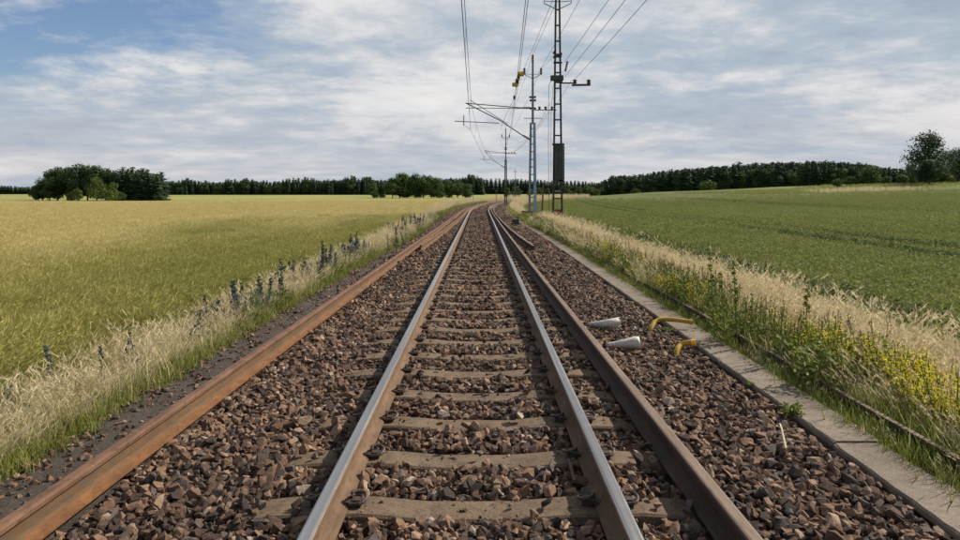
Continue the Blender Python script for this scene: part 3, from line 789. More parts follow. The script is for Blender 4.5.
# left verge
def lo_(y): return -4.25+.62*sm(4, 13, y)              # outer and inner edges of the verges along the line
def li_(y): return -3.0+.42*sm(8, 30, y)
def ro_(y): return 4.62-.80*sm(9, 22, y)-.35*sm(22, 45, y)
def ri_(y): return 3.78-.50*sm(9, 22, y)-.35*sm(22, 45, y)
veg('dry_verge_grass', [
    (STRAWL,) + band(720, 2.6, 30, lo_, lambda y: li_(y)-.42, 1.2, zl_) + (.5, .85),
    (STRAW,) + band(900, 9, 60, lo_, lambda y: li_(y)-.35, 1.2, zl_) + (.5, .85),
    (STRAWG,) + band(1250, 2.2, 30, lambda y: lo_(y)-.25, lambda y: li_(y)-.1, 1.2, zl_) + (.55, .95),
    (STRAW,) + band(1800, 50, 190, -3.9, -3.0, 1.2, zl_) + (.9, 1.3)],
    'pale dry grass band leaning along the left edge of the barley')
veg('green_verge_grass', [
    (GREEN,) + band(3000, 1.8, 30, lambda y: li_(y)-.8, li_, 1.3, zl_, -.3) + (.35, .95),
    (GREEN,) + band(3000, 1.8, 30, lambda y: lo_(y)-.5, lambda y: li_(y)-.4, 1.3, zl_, -.9) + (.9, 1.75),
    (STRAWG,) + band(1900, 2.2, 40, lambda y: li_(y)-.8, li_, 1.2, zl_) + (.3, .8),
    (GREEN,) + band(1400, 30, 100, -3.4, -2.65, 1.2, zl_) + (.9, 1.4),
    (WEED,) + band(2600, 2.2, 45, lambda y: li_(y)-.9, lambda y: li_(y)+.05, 1.2, zl_, -.3) + (.35, 1.05),
    ([spike(140+k, .55) for k in range(4)],) + band(420, 3.0, 34, lambda y: li_(y)-.8, lambda y: li_(y)-.08, 1.15, zl_, .3) + (.7, 1.35),
    (BLU,) + band(1200, 3.0, 40, lambda y: li_(y)-1.1, lambda y: li_(y)-.1, 1.1, zl_, .3) + (.8, 1.35),
    (SHORT,) + band(1700, 1.8, 30, lambda y: li_(y)-.25, lambda y: li_(y)+.14, 1.2, zl_, .0) + (.6, 1.2)],
    'low green grass and weeds beside the dark path on the left')
# right verge
veg('dry_straw_grass', [
    (STRAW,) + band(3000, 3.2, 34, ri_, ro_, 1.25, zr_) + (.62, .88),
    (STRAW,) + band(260, 3.2, 34, lambda y: ri_(y)+.3, lambda y: ro_(y)+.15, 1.25, zr_) + (.9, 1.15),
    (STRAWG,) + band(600, 3.2, 30, lambda y: ri_(y)-.35, lambda y: ri_(y)+.25, 1.2, zr_) + (.7, 1.05),
    (STRAW,) + band(1500, 30, 52, 2.75, 3.55, 1.2, zr_) + (.35, .60),
    (STRAW,) + band(1000, 52, 80, 2.75, 3.6, 1.2, zr_) + (.55, .8),
    (STRAW,) + band(1200, 75, 190, 2.9, 4.0, 1.2, zr_) + (1.0, 1.4)],
    'tall pale straw grass band between the green verge and the green field')
veg('green_verge_plants', [
    (GREEN,) + band(3000, 2.6, 34, lambda y: 3.02-.3*sm(15, 30, y), lambda y: ri_(y)+.15, 1.3, zr_) + (.6, 1.2),
    (WEED,) + band(450, 2.6, 30, 2.78, 2.90, 1.2, zr_, -.2) + (.15, .35),
    (STRAWG,) + band(120, 2.6, 30, 2.80, 2.9, 1.2, zr_) + (.2, .35),
    (SHORT,) + band(2300, 2.6, 34, lambda y: 2.72-.3*sm(18, 40, y), lambda y: 3.1-.3*sm(18, 40, y), 1.3, zr_) + (.6, 1.35),
    (STRAWG,) + band(900, 2.6, 34, lambda y: 3.05-.3*sm(15, 30, y), ri_, 1.3, zr_) + (.45, .8),
    (GREEN,) + band(1400, 30, 90, 2.55, 3.1, 1.2, zr_) + (.9, 1.4),
    (WEED,) + band(2700, 3.0, 40, lambda y: 3.05-.3*sm(15, 30, y), lambda y: ri_(y)+.2, 1.2, zr_, -.9) + (.65, 1.3),
    (SHORT,) + band(60, 3.0, 25, 2.25, 2.40, 1.2, lambda u, Y: -.06+0*u, .9) + (.5, .9)],
    'green weeds and grass along the right side of the concrete duct')
veg('yellow_flowers', [
    (YEL,) + band(210, 3.6, 6.4, 3.25, 3.85, 1.0, zr_) + (.7, 1.1),
    (YEL,) + band(420, 7, 34, 3.0, 3.6, 1.2, zr_, .1) + (.6, 1.05)],
    'yellow flowering weeds scattered in the right verge')
veg('blue_flowers', [(BLU,) + band(190, 4, 34, 3.0, 3.5, 1.1, zr_, .9) + (.6, .95), (SEED,) + band(140, 5, 40, 3.0, 3.7, 1.0, zr_) + (.8, 1.2)],
    'small blue and brown flower heads in the right verge')

# crops
def crop_grid(x0, x1, y0, y1, sp, tram=False, fade=None):
    nx = int((x1-x0)/sp); ny = int((y1-y0)/sp)
    x_, y_ = np.meshgrid(x0+(np.arange(nx)+.5)*sp, y0+(np.arange(ny)+.5)*sp)
    x_ = x_.ravel()+rng.uniform(-.5, .5, nx*ny)*sp; y_ = y_.ravel()+rng.uniform(-.5, .5, nx*ny)*sp
    k = (np.abs(x_) < y_*.80+2.5) & ((x_-off(y_) > ro_(y_)+.2) if tram else (x_-off(y_) < lo_(y_)-.1))
    if tram:
        wob = np.where(y_ > 30, np.maximum(y_-30, 0)**1.7*.003, 0)
        for xc in (12.6, 14.5, 32.6, 34.6): k &= np.abs(x_-wob-xc) > .30
        k &= ~((np.abs(x_-6.05) < .22) & (np.sin(y_*.9) > -.5))
    else:
        for sl_, c_ in ((.16, -13), (.16, -15.0), (-.05, -31), (-.05, -33)):       # faint tramlines across the barley
            k &= np.abs(x_-c_+sl_*y_) > .30
    if fade: k &= rng.uniform(0, 1, k.size) > (y_-fade[0])/(fade[1]-fade[0])
    x_, y_ = x_[k], y_[k]
    return x_, y_, terrain(x_, y_)-crop_lift(y_)*1.0*sm(3.6, 4.6, np.abs(x_-off(y_)))
veg('barley_field', [(BARLEY,) + crop_grid(-30, -3.4, 3, 26, .26) + (.80, 1.0), (BARLEY,) + crop_grid(-50, -3.2, 26, 50, .32) + (.85, 1.05), (BARLEY,) + crop_grid(-80, -3.2, 50, 85, .45) + (1.0, 1.2), (BARLEY,) + crop_grid(-120, -3.2, 85, 160, .75, False, (90, 160)) + (1.25, 1.5)],
    'golden green barley standing in the field on the left')
tl_ = []
for xc in (12.6, 14.5, 32.6, 34.6, 6.05):
    n_ = 2000 if xc > 7 else 300; yy_ = rng.uniform(5, 120 if xc > 7 else 40, n_); wb = np.where(yy_ > 30, np.maximum(yy_-30, 0)**1.7*.003, 0)
    xx_ = xc+wb+rng.normal(0, .10, n_)
    tl_.append((CROPDK, xx_, yy_, terrain(xx_, yy_)-crop_lift(yy_)+.05*(yy_ > 60), 1.0, 1.25))
veg('green_crop_field', tl_+[(CROP,) + crop_grid(3.5, 30, 4, 26, .26, True) + (.85, 1.1), (CROP,) + crop_grid(3.3, 64, 26, 70, .40, True) + (1.1, 1.4), (CROP,) + crop_grid(3.3, 120, 70, 150, .75, True, (80, 150)) + (1.3, 1.6)],
    'dense green crop standing in the field on the right')

# individual plants
def plant(name, me, loc, label, cat, group=None, sc=1.0):
    o = bpy.data.objects.new(name, me); link(o); o.location = loc; o.scale = (sc, sc, sc); o.rotation_euler = (0, 0, random.uniform(0, 6.28))
    return tag(o, label, cat, group)
def at_px(x_, ybase, zb):                 # builds at the distance where ground height zb meets that direction
    Y_ = (CAMZ-zb)*640/(ybase-191); return ((x_-480)/640*Y_, Y_, zb)
SPK = [spike(100+k, .85, 'seed') for k in range(3)]; SPB = [spike(110+k, .7) for k in range(4)]
for k, (x_, yb_, hh) in enumerate([(716, 352, .92), (727, 356, .80), (738, 352, .88), (750, 358, .62), (803, 372, .80)]):
    p = at_px(x_, yb_, -.12)
    plant('tall_weed', SPK[k % 3], p, ['leftmost tall green spike weed standing before the straw grass', 'second tall green spike weed from the left, before the straw grass',
        'third tall green spike weed of the row before the straw grass', 'shorter fourth spike weed at the right end of the row', 'single green spike weed right of the row of four, by the leafy bush'][k],
        'weed', 'tall spike weeds in the right verge', hh*1.4)
ORDW = ['first', 'second', 'third', 'fourth', 'fifth', 'sixth', 'seventh']
blu_px = [(66, 430), (112, 415), (133, 402), (150, 398), (196, 385), (204, 380), (208, 372), (292, 318), (303, 312), (312, 308), (326, 300), (347, 291), (398, 262), (406, 259), (414, 256)]
for k, (x_, yb_) in enumerate(blu_px):
    p = at_px(x_-9, yb_-(16 if k < 7 else 9 if k < 12 else 4), -.22)
    s_ = (.85 if k < 7 else (1.0 if k < 12 else 1.3))*random.uniform(.7, 1.1)
    plant('spike_weed', SPB[k % 4], p, (ORDW[k]+' dark blue flowered spike weed from the left in the near left verge' if k < 7 else ORDW[k-7]+' dark spike weed from the left in the midway group of the left verge' if k < 12 else
        ORDW[k-12]+' dark tall weed from the left by the far part of the left rusty rail'), 'weed', ('near blue spike weeds' if k < 7 else 'midway dark spike weeds' if k < 12 else 'far dark weeds by the rusty rail'), s_)
# leafy bush
def leafy(seed, rx, rz, n, leaf, mats_, cx=0):
    random.seed(seed); mb = MB()
    for k in range(9):
        a = k*.7; mb.tube([(0, 0, 0), (rx*.4*math.cos(a), rx*.4*math.sin(a), rz), (rx*.8*math.cos(a), rx*.8*math.sin(a), rz*1.6)], .004, 'weed_leaf', 3, False)
    for k in range(n):
        a = random.uniform(0, 6.28); q = random.random()**.4; e = random.uniform(-.4, 1.0)
        lump = 1+.25*math.sin(a*3+seed)+.2*math.sin(a*5+e*4)
        c_ = (rx*q*lump*math.cos(a)*math.sqrt(max(0, 1-e*e*.8)), rx*q*lump*math.sin(a)*math.sqrt(max(0, 1-e*e*.8)), rz+rz*e*q*lump)
        leafq(mb, c_, leaf*random.uniform(.7, 1.3), leaf*.55, random.choice(mats_))
    return mb.build('leafy', dolink=False).data
p = at_px(842, 396, -.10)
plant('leafy_bush', leafy(5, .40, .25, 1400, .055, ['bush_leaf', 'bush_leaf', 'weed_leaf']), p, 'rounded leafy green bush in the right verge behind the thin edge rail', 'bush')
p = at_px(793, 418, -.03)
plant('small_weed', leafy(6, .07, .05, 60, .045, ['weed_leaf', 'grass_green']), p, 'small green weed growing at the ballast edge of the slabs', 'weed', None, 1.1)
p = at_px(750, 388, -.03)
plant('small_weed', leafy(7, .05, .03, 60, .02, ['weed_leaf', 'grass_green']), p, 'tiny moss-like weed on the left edge of the slabs', 'weed')
p = at_px(668, 332, .01)
plant('small_weed', leafy(8, .09, .02, 60, .035, ['weed_leaf', 'grass_green']), p, 'flat green weed on the slabs between the yellow pipes', 'weed')
mb = MB(); mb.tube([(2.02, 4.22, .04), (2.10, 4.45, .085), (2.16, 4.60, .06)], .006, 'pale_stalk', 5)
tag(mb.build('dry_twig'), 'short pale dry twig lying on the ballast before the slabs', 'twig')
mb = MB(); mb.bar((.56, 3.78, .02), (.565, 4.06, .03), .016, .02, 'brown_rust')
tag(mb.build('rusty_strip'), 'thin rusty metal strip lying on stones just left of the right running rail', 'metal strip')

# ------------------------------------------------------------------ cones and pipes
def cone(loc, L_, r, rz, label, broken=False):
    t = empty('plastic_cone', loc, rz); tag(t, label, 'cone', 'white plastic cones on the ballast')
    mb = MB(); n = 16; pts = []; 
    prof_ = [(0, .018), (.10, .024), (.30, .036), (.55, .052), (.75, .066), (.90, .072), (1.0, .066)] if not broken else [(0, .016), (.15, .028), (.4, .044), (.7, .060), (1.0, .076)]
    vs = []; fs = []
    rr = random.Random(int(L_*1000))
    for i, (t_, q) in enumerate(prof_):
        for k in range(n):
            a = 2*math.pi*k/n; j = 1+.05*math.sin(a*2+i); ex = (rr.uniform(-.03, .05) if (broken and i == len(prof_)-1) else 0)
            vs.append((L_*t_+ex*L_*2, r/.072*q*math.cos(a)*j, r/.072*q*math.sin(a)*j*.92))
    for i in range(len(prof_)-1):
        for k in range(n): fs.append((i*n+k, (i+1)*n+k, (i+1)*n+(k+1) % n, i*n+(k+1) % n))
    fs.append(tuple(range(n)))
    mb.add(vs, fs, 'white_plastic'); b = mb.build('cone_shell', t, True)
    so_ = b.modifiers.new('solid', 'SOLIDIFY'); so_.thickness = .004; so_.offset = -1
    mb = MB(); e = L_*.82 if broken else L_*1.0; q = r*.80 if broken else r*.90
    vs = [(e, 0, 0)]+[(e+rr.uniform(-.01, .012), q*math.cos(2*math.pi*k/n), q*.92*math.sin(2*math.pi*k/n)) for k in range(n)]
    fs = [(0, 1+k, 1+(k+1) % n) for k in range(n)]
    mb.add(vs, fs, 'cone_inside'); mb.build('cone_end', t)
    t.rotation_euler = (0, R(-6), rz); return t
cone((1.38, 6.98, .055), .36, .068, R(-6), 'nearer white plastic cone with a smooth rounded end, lying beside the right loose rail')
cone((1.36, 8.05, .055), .38, .068, R(-14), 'farther white plastic cone with a broken open end, lying beside the right loose rail', True)
def pipe(pts, r, label):
    t = empty('yellow_pipe', pts[0]); tag(t, label, 'pipe', 'yellow cable pipes at the slabs')
    o0 = Vector(pts[0]); q = [Vector(p)-o0 for p in pts]; out_ = []
    for i in range(len(q)-1):
        p0 = q[max(i-1, 0)]; p1 = q[i]; p2 = q[i+1]; p3 = q[min(i+2, len(q)-1)]
        for k in range(5):
            s_ = k/5; out_.append(.5*((2*p1)+(p2-p0)*s_+(2*p0-5*p1+4*p2-p3)*s_*s_+(3*p1-p0-3*p2+p3)*s_**3))
    out_.append(q[-1])
    mb = MB(); mb.tube(out_, r, 'yellow_plastic', 12); mb.build('pipe_body', t, True)
    d = (q[-1]-q[-2]).normalized(); mb = MB(); mb.tube([q[-1]-d*.02, q[-1]+d*.025], r*1.14, 'orange_cap' if 'capped' in label else 'yellow_plastic', 12); mb.build('pipe_cap', t)
    mb = MB(); mb.tube([q[-1]+d*.0255, q[-1]+d*.027], r*.85, 'dark_steel', 12); mb.build('pipe_mouth_shade', t)  # dark disc stands in for the shade inside the open end
pipe([(2.10, 7.9, -.08), (2.13, 7.95, .03), (2.24, 8.05, .11), (2.42, 8.02, .125), (2.62, 7.95, .11)], .028, 'longer curved yellow plastic pipe rising from the ballast and lying over the slabs')
pipe([(2.07, 6.75, -.08), (2.10, 6.82, .03), (2.19, 6.90, .09), (2.29, 6.86, .11)], .030, 'short curved yellow plastic pipe capped in orange sticking out of the ballast')

# ------------------------------------------------------------------ masts
def lattice(root, base_w, top_w, H, legw, mats_, nb, leg_d=.12, yaw=0, name='leg', z0=-.35):
    ca, sa = math.cos(yaw), math.sin(yaw)
    for s_, mt in ((-1, mats_[0]), (1, mats_[1])):
        mb = MB(); mb.bar((s_*base_w/2*ca, s_*base_w/2*sa, z0), (s_*top_w/2*ca, s_*top_w/2*sa, H), leg_d, legw, mt, leg_d, legw*.85)
        mb.build(name, root)
    for k in range(nb):
        t = (k+.5)/nb; z_ = z0+(H-z0)*t; w_ = base_w+(top_w-base_w)*t
        mb = MB(); mb.box((0, 0, z_), (max(w_-legw*.9, .05), leg_d*.7, .09), mats_[2], yaw); mb.build('batten', root)

# tall dark mast
TX, TY = 5.24, 43.0
tall = empty('lattice_mast', (TX, TY, 0)); tag(tall, 'tall dark two-legged steel mast with a cable box midway and an arm to the right', 'mast')
lattice(tall, .60, .22, 15.5, .12, ['brown_steel', 'dark_steel', 'dark_steel'], 15)
mb = MB()   # cable terminal box between legs
mb.box((-.10, -.12, 3.65), (.20, .26, 2.35), 'box_green'); mb.box((.16, -.12, 3.62), (.26, .30, 2.45), 'box_green')
mb.box((.03, -.12, 4.86), (.78, .34, .12), 'dark_steel'); mb.box((.05, -.12, 2.42), (.72, .30, .14), 'dark_steel')
mb.build('terminal_box', tall)
mb = MB(); mb.box((.36, -.16, 3.62), (.13, .26, 2.3), 'box_light')
for k in range(11): mb.box((.36, -.30, 2.62+k*.2), (.13, .03, .05), 'box_green')
mb.build('terminal_strip', tall)
mb = MB(); mb.box((-.06, -.10, 9.30), (.84, .40, .32), 'box_green'); mb.box((.02, -.10, 9.05), (.55, .3, .14), 'dark_steel'); mb.build('switch_box', tall)
mb = MB(); mb.bar((.1, -.05, 8.98), (1.15, -.05, 8.98), .07, .09, 'dark_steel'); mb.bar((.95, -.05, 8.84), (2.20, -.05, 8.86), .09, .13, 'dark_steel'); mb.build('side_arm', tall)
for x_ in (1.15, 2.08):
    mb = MB(); insulator(mb, (x_, -.05, 8.93), (x_, -.05, 9.22), .17, 2); mb.build('insulator', tall)
mb = MB()
for s_ in (-1, 1):
    mb.bar((0, 0, 13.9), (s_*.92, 0, 14.35), .04, .05, 'galvanised'); mb.bar((0, 0, 14.45), (s_*.92, 0, 14.5), .03, .04, 'galvanised'); mb.bar((s_*.92, 0, 14.35), (s_*.92, 0, 14.62), .04, .04, 'galvanised')
mb.build('cross_arm', tall)
for s_ in (-1, 1):
    mb = MB(); insulator(mb, (s_*.92, 0, 14.6), (s_*.92, 0, 14.95), .14, 3); mb.build('insulator', tall)
mb = MB()
for q in [(-.32, 10.95, -.12, 11.2), (-.30, 10.65, -.1, 10.9), (.1, 10.75, .3, 11.0), (-.2, 10.9, .2, 10.9)]:
    insulator(mb, (q[0], -.1, q[1]), (q[2], -.1, q[3]), .09, 3)
mb.box((0, -.06, 10.78), (.5, .2, .12), 'dark_steel'); mb.box((0, -.06, 10.35), (.55, .2, .10), 'dark_steel'); mb.build('switch_gear', tall)
mb = MB(); insulator(mb, (.50, -.1, 9.75), (.66, -.1, 10.45), .09, 5); mb.build('insulator', tall)
mb = MB(); mb.box((0, -.09, .36), (.42, .03, .28), 'sign_red'); mb.build('warning_plate', tall)
mb = MB(); mb.box((0, -.09, 1.72), (.40, .03, .14), 'galvanised'); mb.build('number_plate', tall)
mb = MB()
for s_ in (-1, 1): mb.box((s_*.30, 0, -.22), (.34, .42, .36), 'trough_concrete')
mb.build('footing', tall)
mb = MB(); mb.tube([(-.42, -.05, 9.15), (-.60, -.05, 8.8), (-.62, -.05, 5.0), (-.58, -.05, -.2)], .016, 'wire_metal', 5); mb.build('cable', tall)
mb = MB(); mb.tube([(-.30, -.1, 8.95), (-.45, -.05, 6.8), (-.44, -.05, 2.5), (-.40, -.05, 0)], .010, 'wire_metal', 5); mb.build('cable', tall)

def cantilever_mast(name, loc, label, near=True, uoff=0.0, dark=False):
    root = empty(name, loc); tag(root, label, 'mast', 'catenary masts beside the track')
    a_, b_ = ('blue_grey_paint', 'blue_grey_paint') if not dark else ('brown_steel', 'dark_steel')
    top_m = 'galvanised' if not dark else 'dark_steel'
    H1 = 6.0
    if near:
        mb = MB(); mb.bar((-.22, 0, -.3), (-.12, 0, H1), .13, .13, 'galvanised', .13, .12); mb.build('leg', root)
        mb = MB(); mb.bar((.16, 0, -.3), (.10, 0, H1), .18, .27, b_, .15, .20); mb.build('leg', root)
        for k in range(12):
            mb = MB(); t = (k+.4)/12; mb.box((-.08+.02*t, 0, .2+(H1-.3)*t), (.26-.10*t, .07, .06), 'galvanised'); mb.build('batten', root)
    else:
        mb = MB(); mb.bar((-.12, 0, -.3), (-.08, 0, H1), .14, .12, a_); mb.build('leg', root)
        mb = MB(); mb.bar((.12, 0, -.3), (.08, 0, H1), .14, .12, b_); mb.build('leg', root)
        for k in range(9):
            mb = MB(); mb.box((0, 0, .4+k*.62), (.16, .06, .06), 'dark_steel'); mb.build('batten', root)
    mb = MB(); mb.bar((0, 0, H1-.05), (0, 0, 9.75), .13, .30, top_m, .11, .13)
    for z_ in (6.9, 7.4, 7.6): mb.box((0, 0, z_), (.40, .22, .10), 'dark_steel')
    mb.build('mast_top', root)
    mb = MB()
    for s_ in (-1, 1):
        mb.bar((0, 0, 8.75), (s_*.52, 0, 9.02), .03, .035, 'galvanised'); mb.bar((0, 0, 9.0), (s_*.52, 0, 9.06), .02, .025, 'galvanised')
    mb.build('cross_arm', root)
    for s_ in (-1, 1):
        mb = MB(); insulator(mb, (s_*.52, 0, 9.02), (s_*.52, 0, 9.42), .09, 3); mb.build('insulator', root)
    mb = MB(); insulator(mb, (0, 0, 9.72), (0, 0, 10.25), .09, 4); mb.build('insulator', root)
    # cantilever reaching over the track (to the left)
    wx = uoff-loc[0]
    mb = MB()
    mb.tube([(-.1, 0, 6.93), (-.7, 0, 6.93)], .045, 'dark_steel', 6); mb.tube([(-.7, 0, 6.93), (wx-.30, 0, 7.22)], .030, 'dark_steel', 6)
    mb.tube([(-.7, 0, 6.90), (wx-.30, 0, 6.92)], .022, 'dark_steel', 6)
    mb.build('top_tube', root)
    mb = MB(); insulator(mb, (-.62, 0, 6.93), (-.15, 0, 6.93), .075, 5); insulator(mb, (-.62, 0, 5.22), (-.15, 0, 4.93), .075, 5); mb.build('cantilever_insulator', root)
    mb = MB(); mb.tube([(-.1, 0, 4.90), (-.7, 0, 5.25), (-2.0, 0, 6.12), (wx-.30, 0, 7.24)], .034, 'dark_steel', 6)
    mb.tube([(-1.6, 0, 5.95), (wx-.02, .05, 7.42)], .020, 'dark_steel', 6); mb.build('diagonal_tube', root)
    mb = MB(); mb.tube([(-2.1, 0, 5.98), (wx-1.0, 0, 6.10)], .026, 'dark_steel', 6); mb.tube([(wx-.42, 0, 5.82), (wx-.42, 0, 6.48)], .026, 'dark_steel', 6)
    mb.tube([(wx-.42, 0, 5.86), (wx, 0, 5.58)], .012, 'dark_steel', 5); mb.build('registration_arm', root)
    # small arm on the field side
    mb = MB(); mb.bar((0, 0, 6.80), (1.5, 0, 6.80), .05, .05, 'dark_steel'); mb.bar((-.55, 0, 5.83+.45), (.62, 0, 5.83+.45), .04, .035, 'dark_steel'); mb.build('feeder_arm', root)
    for x_ in (.42, .80, 1.2):
        mb = MB(); insulator(mb, (x_, 0, 6.82), (x_, 0, 7.02), .10, 2); mb.build('insulator', root)
    mb = MB(); mb.box((0, 0, -.14), (.75, .55, .32), 'trough_concrete'); mb.build('footing', root)
    return root
MX, MY = 3.32, 40.0
cantilever_mast('catenary_mast', (MX, MY, .0), 'catenary mast with a pale blue leg, standing just left of the tall dark mast', True, -.57)
M2X, M2Y = 3.55, 87.0
cantilever_mast('catenary_mast', (M2X, M2Y, .0), 'farther dark catenary mast standing where the track bends right', False, 1.0, True)
M3Y = 134.0
mb = MB()

# wires
def sag(a, b, s_, n=14):
    a = Vector(a); b = Vector(b); r = []
    for i in range(n+1):
        t = i/n; p = a.lerp(b, t); p.z -= 4*s_*t*(1-t); r.append(p)
    return r
def wire(name, a, b, s_, r, label, group, parent=None, m_='wire_metal'):
    mb = MB(); mb.tube(sag(a, b, s_), r, m_, 5); o = mb.build(name, parent)
    if not parent: tag(o, label, 'wire', group)
    return o
cat = empty('catenary_wires', (0, 0, 0)); tag(cat, 'pair of overhead line wires with droppers hanging over the track', 'overhead line')
wx0, wx1, wx2 = -.17, -.57, 1.0
segs = [((wx0, -12, 0), (wx1, MY, 0)), ((wx1, MY, 0), (wx2, M2Y, 0)), ((wx2, M2Y, 0), (float(off(134)), 134, 0))]
for (a, b) in segs:
    A_ = Vector(a); B_ = Vector(b)
    wire('contact_wire', A_+Vector((0, 0, 5.55)), B_+Vector((0, 0, 5.55)), .03, .010, '', '', cat)
    mA, mB = A_+Vector((-.06 if a[1] < 0 else .08, 0, 6.95)), B_+Vector((.08, 0, 6.95))
    S_ = sag(mA, mB, .62, 14); wire('messenger_wire', mA, mB, .62, .009, '', '', cat)
    for k in (2, 4, 6, 8, 10, 12):
        p = S_[k]; t = k/14; q = A_.lerp(B_, t); mb = MB(); mb.tube([p, (q.x, q.y, 5.55)], .004, 'wire_metal', 4); mb.build('dropper', cat)
# overlap wires with yellow insulators running from above the camera to the far mast
ov = empty('anchor_wires', (0, 0, 0)); tag(ov, 'two crossing overhead wires carrying yellow section insulators left of the nearer mast', 'overhead line')
def ovp(Y_): return Vector((float(np.interp(Y_, [-10, 19, 31.5, 57, 87], [.25, 1.43, 1.92, 2.85, 3.45])), Y_, 0))
for dz, dx in ((7.48, .02), (7.15, -.09)):
    pts_ = [ovp(y_)+Vector((dx, 0, dz-(.0004*(y_-38)**2*0))) for y_ in (-10, 5, 19, 25, 31)]
    mb = MB(); mb.tube(pts_, .011, 'wire_metal', 5); mb.build('wire', ov)
    pts_ = [ovp(y_)+Vector((dx, 0, dz-.0)) for y_ in (33, 40, 57, 72, 86.8)]
    mb = MB(); mb.tube(pts_, .010, 'wire_metal', 5); mb.build('wire', ov)
mb = MB(); p = ovp(31.2); q = ovp(33)
insulator(mb, (p.x+.02, 31, 7.48), (q.x+.02, 33, 7.46), .085, 7, 'insulator_yellow'); mb.build('insulator', ov)
mb = MB(); insulator(mb, (p.x-.09, 31, 7.15), (q.x-.09, 33, 7.15), .085, 7, 'insulator_dark'); mb.build('insulator', ov)
mb = MB(); mb.box((p.x+.16, 31.6, 7.52), (.24, .25, .20), 'insulator_yellow'); mb.box((p.x-.14, 31.8, 7.02), (.30, .25, .16), 'insulator_yellow')
mb.box((p.x+.0, 31.7, 7.3), (.07, .07, .5), 'dark_steel'); mb.box((p.x-.10, 33.4, 6.62), (.10, .10, .2), 'dark_steel'); mb.build('clamp', ov)
mb = MB(); mb.tube([(p.x-.06, 31.8, 7.0), (p.x-.10, 33.4, 6.6), (MX-2.0+.1, 39.9, 5.95), (MX-1.98, 40, 5.55)], .010, 'wire_metal', 5); mb.build('hanger', ov)
# wires parallel to the line on the right
for k, (x_, z_, x1_) in enumerate([(5.72, 10.4, 5.75), (5.74, 9.45, 5.72), (6.39, 9.25, 6.42), (7.32, 9.25, 7.4)][:3]):
    wire('line_wire', (x1_, -15, z_+.05), (x_, TY, z_), .25, .012, ['upper overhead wire running from the top of the tall mast switch towards the viewer', 'middle overhead wire running from the tall mast box towards the viewer',
         'lowest overhead wire running from the right side arm of the tall mast towards the viewer'][k], 'wires from the tall mast towards the viewer')
for k, (x_, z_) in enumerate([(TX-.92, 14.95), (TX+.92, 14.95)]):
    wire('line_wire', (x_+.1, -10, z_), (x_, TY, z_), .3, .010, ['left', 'right'][k]+' top wire leaving the head of the tall dark mast', 'top wires of the tall mast')
for k, (dx, z_) in enumerate([(-.52, 9.42), (.52, 9.42), (0, 10.25)]):
    wire('line_wire', (MX+dx+.1, -10, z_), (MX+dx, MY, z_), .35, .009, ['left', 'right', 'central'][k]+' wire from the head of the nearer catenary mast towards the viewer', 'head wires towards the viewer')
    wire('line_wire', (MX+dx, MY, z_), (M2X+dx, M2Y, z_), .35, .009, ['left', 'right', 'central'][k]+' wire between the heads of the two catenary masts', 'head wires between the masts')
wire('line_wire', (TX-.2, TY-.1, 11.0), (MX+.52, MY, 9.42), .12, .010, 'slanting wire from the tall dark mast down to the nearer mast head', None)
wire('line_wire', (TX+.3, TY-.1, 9.2), (MX+.6, MY, 6.35), .1, .010, 'slanting wire from the tall mast box down to the nearer catenary mast arm', None)
wire('line_wire', (MX+.62, MY, 6.3), (M2X+.5, M2Y, 6.9), .5, .010, 'low slack wire running from the nearer mast arm to the farther mast', None)
wire('line_wire', (MX+1.2, MY, 7.0), (M2X+1.0, M2Y, 7.0), .5, .010, 'slack wire running from the feeder arm to the farther mast', None)
wire('line_wire', (TX+.95, TY-.05, 9.2), (TX-.3, TY+40, 8.0), .9, .010, 'slack wire leaving the back of the tall dark mast', None)

# ------------------------------------------------------------------ small trackside things
p = empty('trackside_cabinet', (3.02, 41.0, -.02)); tag(p, 'dark low equipment box at the foot of the nearer catenary mast', 'equipment box')
mb = MB(); mb.box((0, 0, .22), (.62, .45, .44), 'box_green'); mb.build('box_body', p); mb = MB(); mb.box((0, 0, .46), (.70, .52, .05), 'dark_steel'); mb.build('lid', p)
mb = MB(); mb.box((0, -.24, .22), (.05, .04, .1), 'galvanised'); mb.build('latch', p)
p = empty('ballast_box', (1.86, 33.0, -.03)); tag(p, 'small dark box on the ballast between the cut rail and the slabs', 'equipment box')
mb = MB(); mb.box((0, 0, .14), (.34, .30, .28), 'box_green'); mb.build('box_body', p); mb = MB(); mb.box((0, 0, .295), (.38, .34, .035), 'dark_steel'); mb.build('lid', p)
h = empty('equipment_hut', (8.6, 150, -.2)); tag(h, 'small dark hut beside the bend of the track, just right of the farther mast', 'hut')
mb = MB(); mb.box((0, 0, .9), (1.7, 1.5, 1.9), 'hut_grey'); mb.build('wall', h); mb = MB(); mb.box((0, 0, 1.93), (1.95, 1.75, .14), 'dark_steel'); mb.build('roof', h)
mb = MB(); mb.box((0, -.77, .8), (.7, .04, 1.5), 'box_green'); mb.build('door', h)
s_ = empty('signal_post', (2.9, 112, -.2)); tag(s_, 'slender post with a small dark board where the track bends, left of the farther mast', 'signal post')
mb = MB(); mb.tube([(0, 0, 0), (0, 0, 2.2)], .05, 'dark_steel', 6); mb.build('post', s_); mb = MB(); mb.box((0, 0, 1.9), (.30, .08, .42), 'dark_steel'); mb.build('board', s_)
s_ = empty('signal_post', (-.75, 75, -.2)); tag(s_, 'thin stake at the left end of the rusty rails by the far bend', 'stake')
mb = MB(); mb.tube([(0, 0, 0), (0, 0, 1.7)], .03, 'galvanised', 6); mb.build('post', s_); mb = MB(); mb.box((0, 0, 1.6), (.10, .04, .12), 'galvanised'); mb.build('cap', s_)
